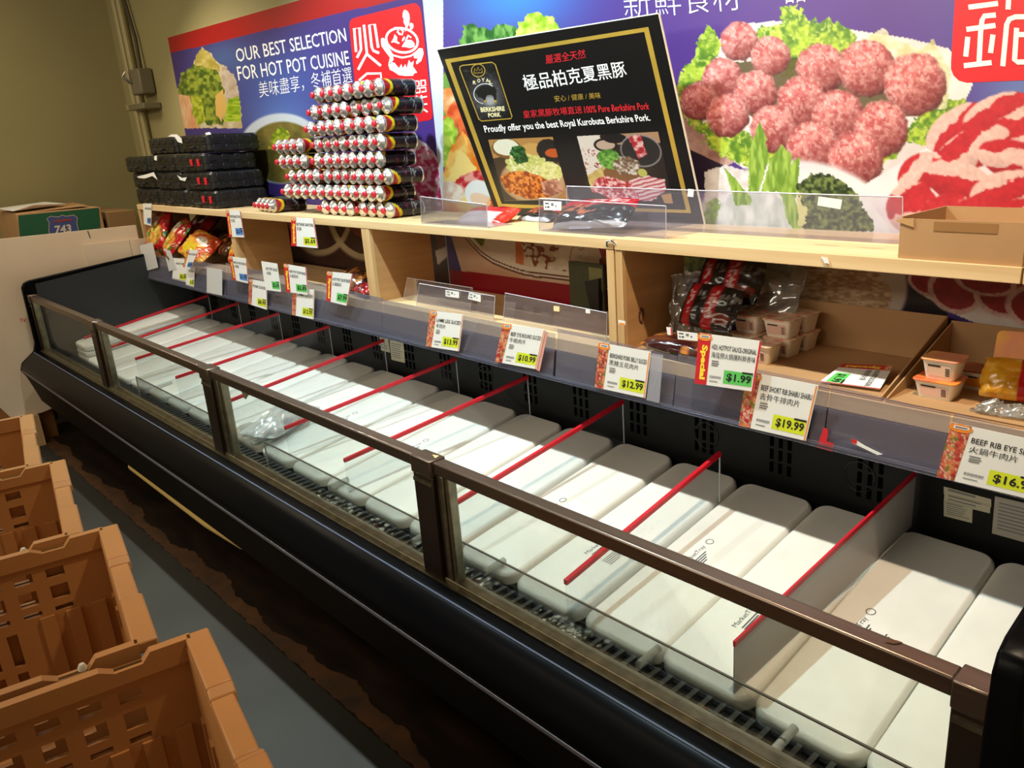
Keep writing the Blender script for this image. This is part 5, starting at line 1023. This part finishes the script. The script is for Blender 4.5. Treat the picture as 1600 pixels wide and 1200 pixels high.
# ================================================================ crates in the aisle
CL, CWD, CHT = .600, .400, .282     # long side along Y
def crate_parts(root):
    t = .007
    # holes: long walls
    H = []; cx = CL/2
    for c in range(4):
        for sg in (-1, 1):
            s0 = cx+sg*(.060+c*.048)
            if abs(s0-cx) > .235: continue
    cols = [.075, .117, .159, .201, .399, .441, .483, .525]
    for s in cols: H += [(s-.012, s+.012, .224, .240), (s-.012, s+.012, .186, .210), (s-.012, s+.012, .166, .174)]
    for s in [.243, .281, .319, .357]: H.append((s-.013, s+.013, .166, .174))
    for k in range(11): s = .150+k*.030; H.append((s-.007, s+.007, .025, .080)); H.append((s-.007, s+.007, .092, .148))
    for nm, X, sg in (('long_wall', -CWD/2, 1), ('long_wall', CWD/2, -1)):
        mb = MB(); perforated(mb, lambda s, u, d: (X+sg*d, -CL/2+s, u), CL, CHT-.012, H, t); mb.build(nm, CRATE, root)
    H2 = [(.05+k*.034, .062+k*.034, .03, .16) for k in range(10)]
    for nm, Y, sg in (('short_wall', -CL/2, 1), ('short_wall', CL/2, -1)):
        mb = MB(); perforated(mb, lambda s, u, d: (-CWD/2+s, Y+sg*d, u), CWD, CHT-.012, H2, t); mb.build(nm, CRATE, root)
    mb = MB(); perforated(mb, lambda s, u, d: (-CWD/2+s, -CL/2+u, d), CWD, CL, [(.03+.046*i, .055+.046*i, .03+.055*j, .065+.055*j) for i in range(8) for j in range(10)], .006); mb.build('floor_grid', CRATE, root)
    # rims
    for Y, sg in ((-CL/2, -1), (CL/2, 1)):
        a = MB(); z0 = CHT-.016; prof = [(-CWD/2, .0), (-CWD/2+.13, .0), (-CWD/2+.145, -.007), (.055, -.007), (.07, .0), (CWD/2, .0)]
        for i in range(len(prof)-1):
            (xa, da), (xb, db) = prof[i], prof[i+1]; ya, yb = Y-sg*.006, Y+sg*(.022, .022, .019, .022, .022)[i]
            v = [(xa, ya, z0+da), (xb, ya, z0+db), (xb, yb, z0+db), (xa, yb, z0+da)]; a.add(v+[(p[0], p[1], CHT+(da if q in (0, 3) else db)) for q, p in enumerate(v)], [(3, 2, 1, 0), (4, 5, 6, 7), (0, 1, 5, 4), (1, 2, 6, 5), (2, 3, 7, 6), (3, 0, 4, 7)])
        a.build('rim', CRATE, root, bevel=.0025)
    for X, sg in ((-CWD/2, 1), (CWD/2, -1)):
        a = MB(); P = [(-CL/2, 0), (-CL/2+.045, 0), (-CL/2+.055, -.012), (-CL/2+.085, -.012), (-CL/2+.10, -.004), (CL/2-.10, -.004), (CL/2-.085, -.012), (CL/2-.055, -.012), (CL/2-.045, 0), (CL/2, 0)]
        for i in range(len(P)-1):
            (ya, da), (yb, db) = P[i], P[i+1]; v = [(X-sg*.001, ya, CHT-.03), (X-sg*.001, yb, CHT-.03), (X+sg*.012, yb, CHT-.03), (X+sg*.012, ya, CHT-.03)]
            a.add(v+[(p[0], p[1], CHT+(da if q in (0, 3) else db)) for q, p in enumerate(v)], [(3, 2, 1, 0), (4, 5, 6, 7), (0, 1, 5, 4), (1, 2, 6, 5), (2, 3, 7, 6), (3, 0, 4, 7)])
        a.build('rim', CRATE, root)
    # raised panels on the walls (tops catch light) and hinge hooks in the corner
    r = MB()
    for X, sg in ((-CWD/2, 1), (CWD/2, -1)):
        for s in (-.27, -.235, -.20, .20, .235, .27): r.box(min(X+sg*t, X+sg*(t+.004)), max(X+sg*t, X+sg*(t+.004)), s-.010, s+.010, .012, .162)
    for Y, sg in ((-CL/2, 1), (CL/2, -1)):
        for s in (-.17, -.12, .12, .17): r.box(s-.008, s+.008, min(Y+sg*t, Y+sg*(t+.003)), max(Y+sg*t, Y+sg*(t+.003)), .012, .175)
    r.build('ribs', CRATE, root)['kind'] = 'stuff'
    for X in (CWD/2-.006,): MB().tube([(X, CL/2-.060, CHT-.016), (X, CL/2-.060, CHT-.008), (X, CL/2-.060, CHT-.004)], [.005, .005, .003], 10).build('hinge_pin', mat('pale_pin', S(206, 200, 180), .4), root, smooth=True)
cr = proto('plastic_crate', '', 'crate', 'tan plastic crates stacked in the aisle'); crate_parts(cr)
CP = [(-.822, -.081), (-1.242, -.062), (-1.649, -.038), (-2.055, -.006)]   # centres
nm_ = ['nearest stack of the row', 'second stack of the row', 'third stack of the row', 'farthest stack of the row']; lv = ['bottom', 'second', 'third', 'top']
f_ = True
for i, (x, y) in enumerate(CP):
    for l in range(4):
        lab = 'tan vented plastic crate, %s one of the %s' % (lv[l], nm_[i]); loc = (x, y, .0015+l*.283)
        if f_: cr.location = loc; cr.rotation_euler = (0, 0, math.radians(-10)); cr['label'] = lab; f_ = False
        else: dup(cr, loc, math.radians(-10), lab)
for k in range(3): dup(cr, (-6.05, .72, .0015+k*.283), .05, 'brown vented crate behind the cream board at far left, %s of its stack' % lv[k], 'crates behind the cream board')

# ================================================================ cream boards and cartons at the left end
FX = -5.775
b = MB().slab([(FX, .80, .20), (FX, .955, .20), (FX, 1.70, .36), (FX, 1.715, 1.277), (FX, .55, 1.274), (FX, .60, .60)], (-.020, 0, 0)).build('foam_board', FOAM); tag(b, 'tall cream board standing behind the left end of the case', 'board')
b = MB().slab([(FX+.012, 1.40, .9), (FX+.012, 1.70, 1.0), (FX+.012, 1.70, 1.192), (FX+.012, 1.385, 1.187)], (-.010, 0, 0))
b = MB().box(FX+.001, FX+.012, 1.388, 1.652, .60, 1.19).build('foam_board', FOAM); tag(b, 'shorter cream board leaning in front of the tall one, behind the case end', 'board'); 
b = MB().box(FX+.001, FX+.010, 1.655, 1.76, .60, 1.19).build('foam_board', FOAM); tag(b, 'narrow cream board strip at the shelf end, right of the shorter board', 'board')
for q in ((XP(FX).at(137, 361), XP(FX).at(141, 372)),): tag(MB().tube([q[0], q[1]], .003, 5).build('board_slit', mat('slit_dark', S(60, 50, 44), .8)), 'thin dark slit in the top edge of the cream board', 'slit')
lettering('TV', (31, 504), (41, 503), (30, 498), XP(FX+.0005), INKR, b, off=.001)
# board feet: a low pallet carries the boards
pal = thing('wooden_block', 'low timber blocks carrying the cream board at floor level', 'block', (FX-.01, .95, 0)); box('block', WOODZ, pal, FX-.06, FX+.03, .82, .93, .0, .199); box('block', WOODZ, pal, FX-.06, FX+.03, 1.45, 1.62, .0, .30)
ct = thing('cardboard_carton', 'brown produce carton with green side panel and blue 743 shield, far left', 'carton', (-6.6, 1.42, .85))
box('carton_body', CARD, ct, -6.92, -6.30, 1.185, 1.672, .852, 1.384, bevel=.004)
XPL = XP(-6.298); GR = mat('printed_green', S(24, 84, 54), .6)
patch([(28, 337), (154, 324.5), (158, 372), (32, 380)], XPL, GR, ct, 'green_print', .0012)
patch([(73, 342), (78, 338), (92, 339), (97, 336), (103, 338), (115, 336), (121, 340), (120, 348), (123, 362), (112, 372), (98, 378), (84, 374), (76, 362), (77, 348)], XPL, mat('shield_blue', S(62, 74, 128), .6), ct, 'shield_print', .002)
stroke([[(73, 342), (78, 338), (92, 339), (97, 336), (103, 338), (115, 336), (121, 340), (120, 348), (123, 362), (112, 372), (98, 378), (84, 374), (76, 362), (77, 348)], [(76, 349), (121, 345)]], .9, XPL, mat('shield_line', S(190, 170, 150), .6), ct, 'shield_outline', .0025, closed=True)
lettering('743', (86, 366), (112, 363), (85, 353), XPL, mat('shield_number', S(206, 190, 170), .6), ct, .03, .003)
patch([(84, 344), (112, 341), (112, 345), (84, 348)], XPL, mat('shield_red', S(130, 60, 60), .6), ct, 'shield_band', .003)
MB().slab([(-6.9, 1.20, 1.386), (-6.32, 1.20, 1.386), (-6.32, 1.60, 1.400), (-6.9, 1.66, 1.404)], (0, 0, -.004)).build('top_flap', CARD, ct)
pp = MB().slab([(-6.75, 1.16, 1.408), (-6.35, 1.18, 1.402), (-6.36, 1.30, 1.430), (-6.50, 1.52, 1.415), (-6.75, 1.45, 1.428)], (0, 0, -.003)).build('crumpled_paper', WHITE); tag(pp, 'crumpled white paper lying on the produce carton', 'paper')
ct2 = thing('cardboard_carton', 'plain brown carton right of the green printed carton', 'carton', (-6.6, 1.8, .852)); box('carton_body', mat('dark_cardboard', S(136, 104, 62), .8), ct2, -6.9, -6.30, 1.70, 1.885, .852, 1.345, bevel=.004)
wt = thing('work_table', 'low dark table carrying the cartons at far left', 'table', (-6.6, 1.5, 0)); box('table_top', BLACK, wt, -6.98, -6.25, 1.05, 1.95, .82, .8505)
for x in (-6.95, -6.30):
    for y in (1.08, 1.90): box('leg', BLACK, wt, x, x+.04, y, y+.04, 0, .82)
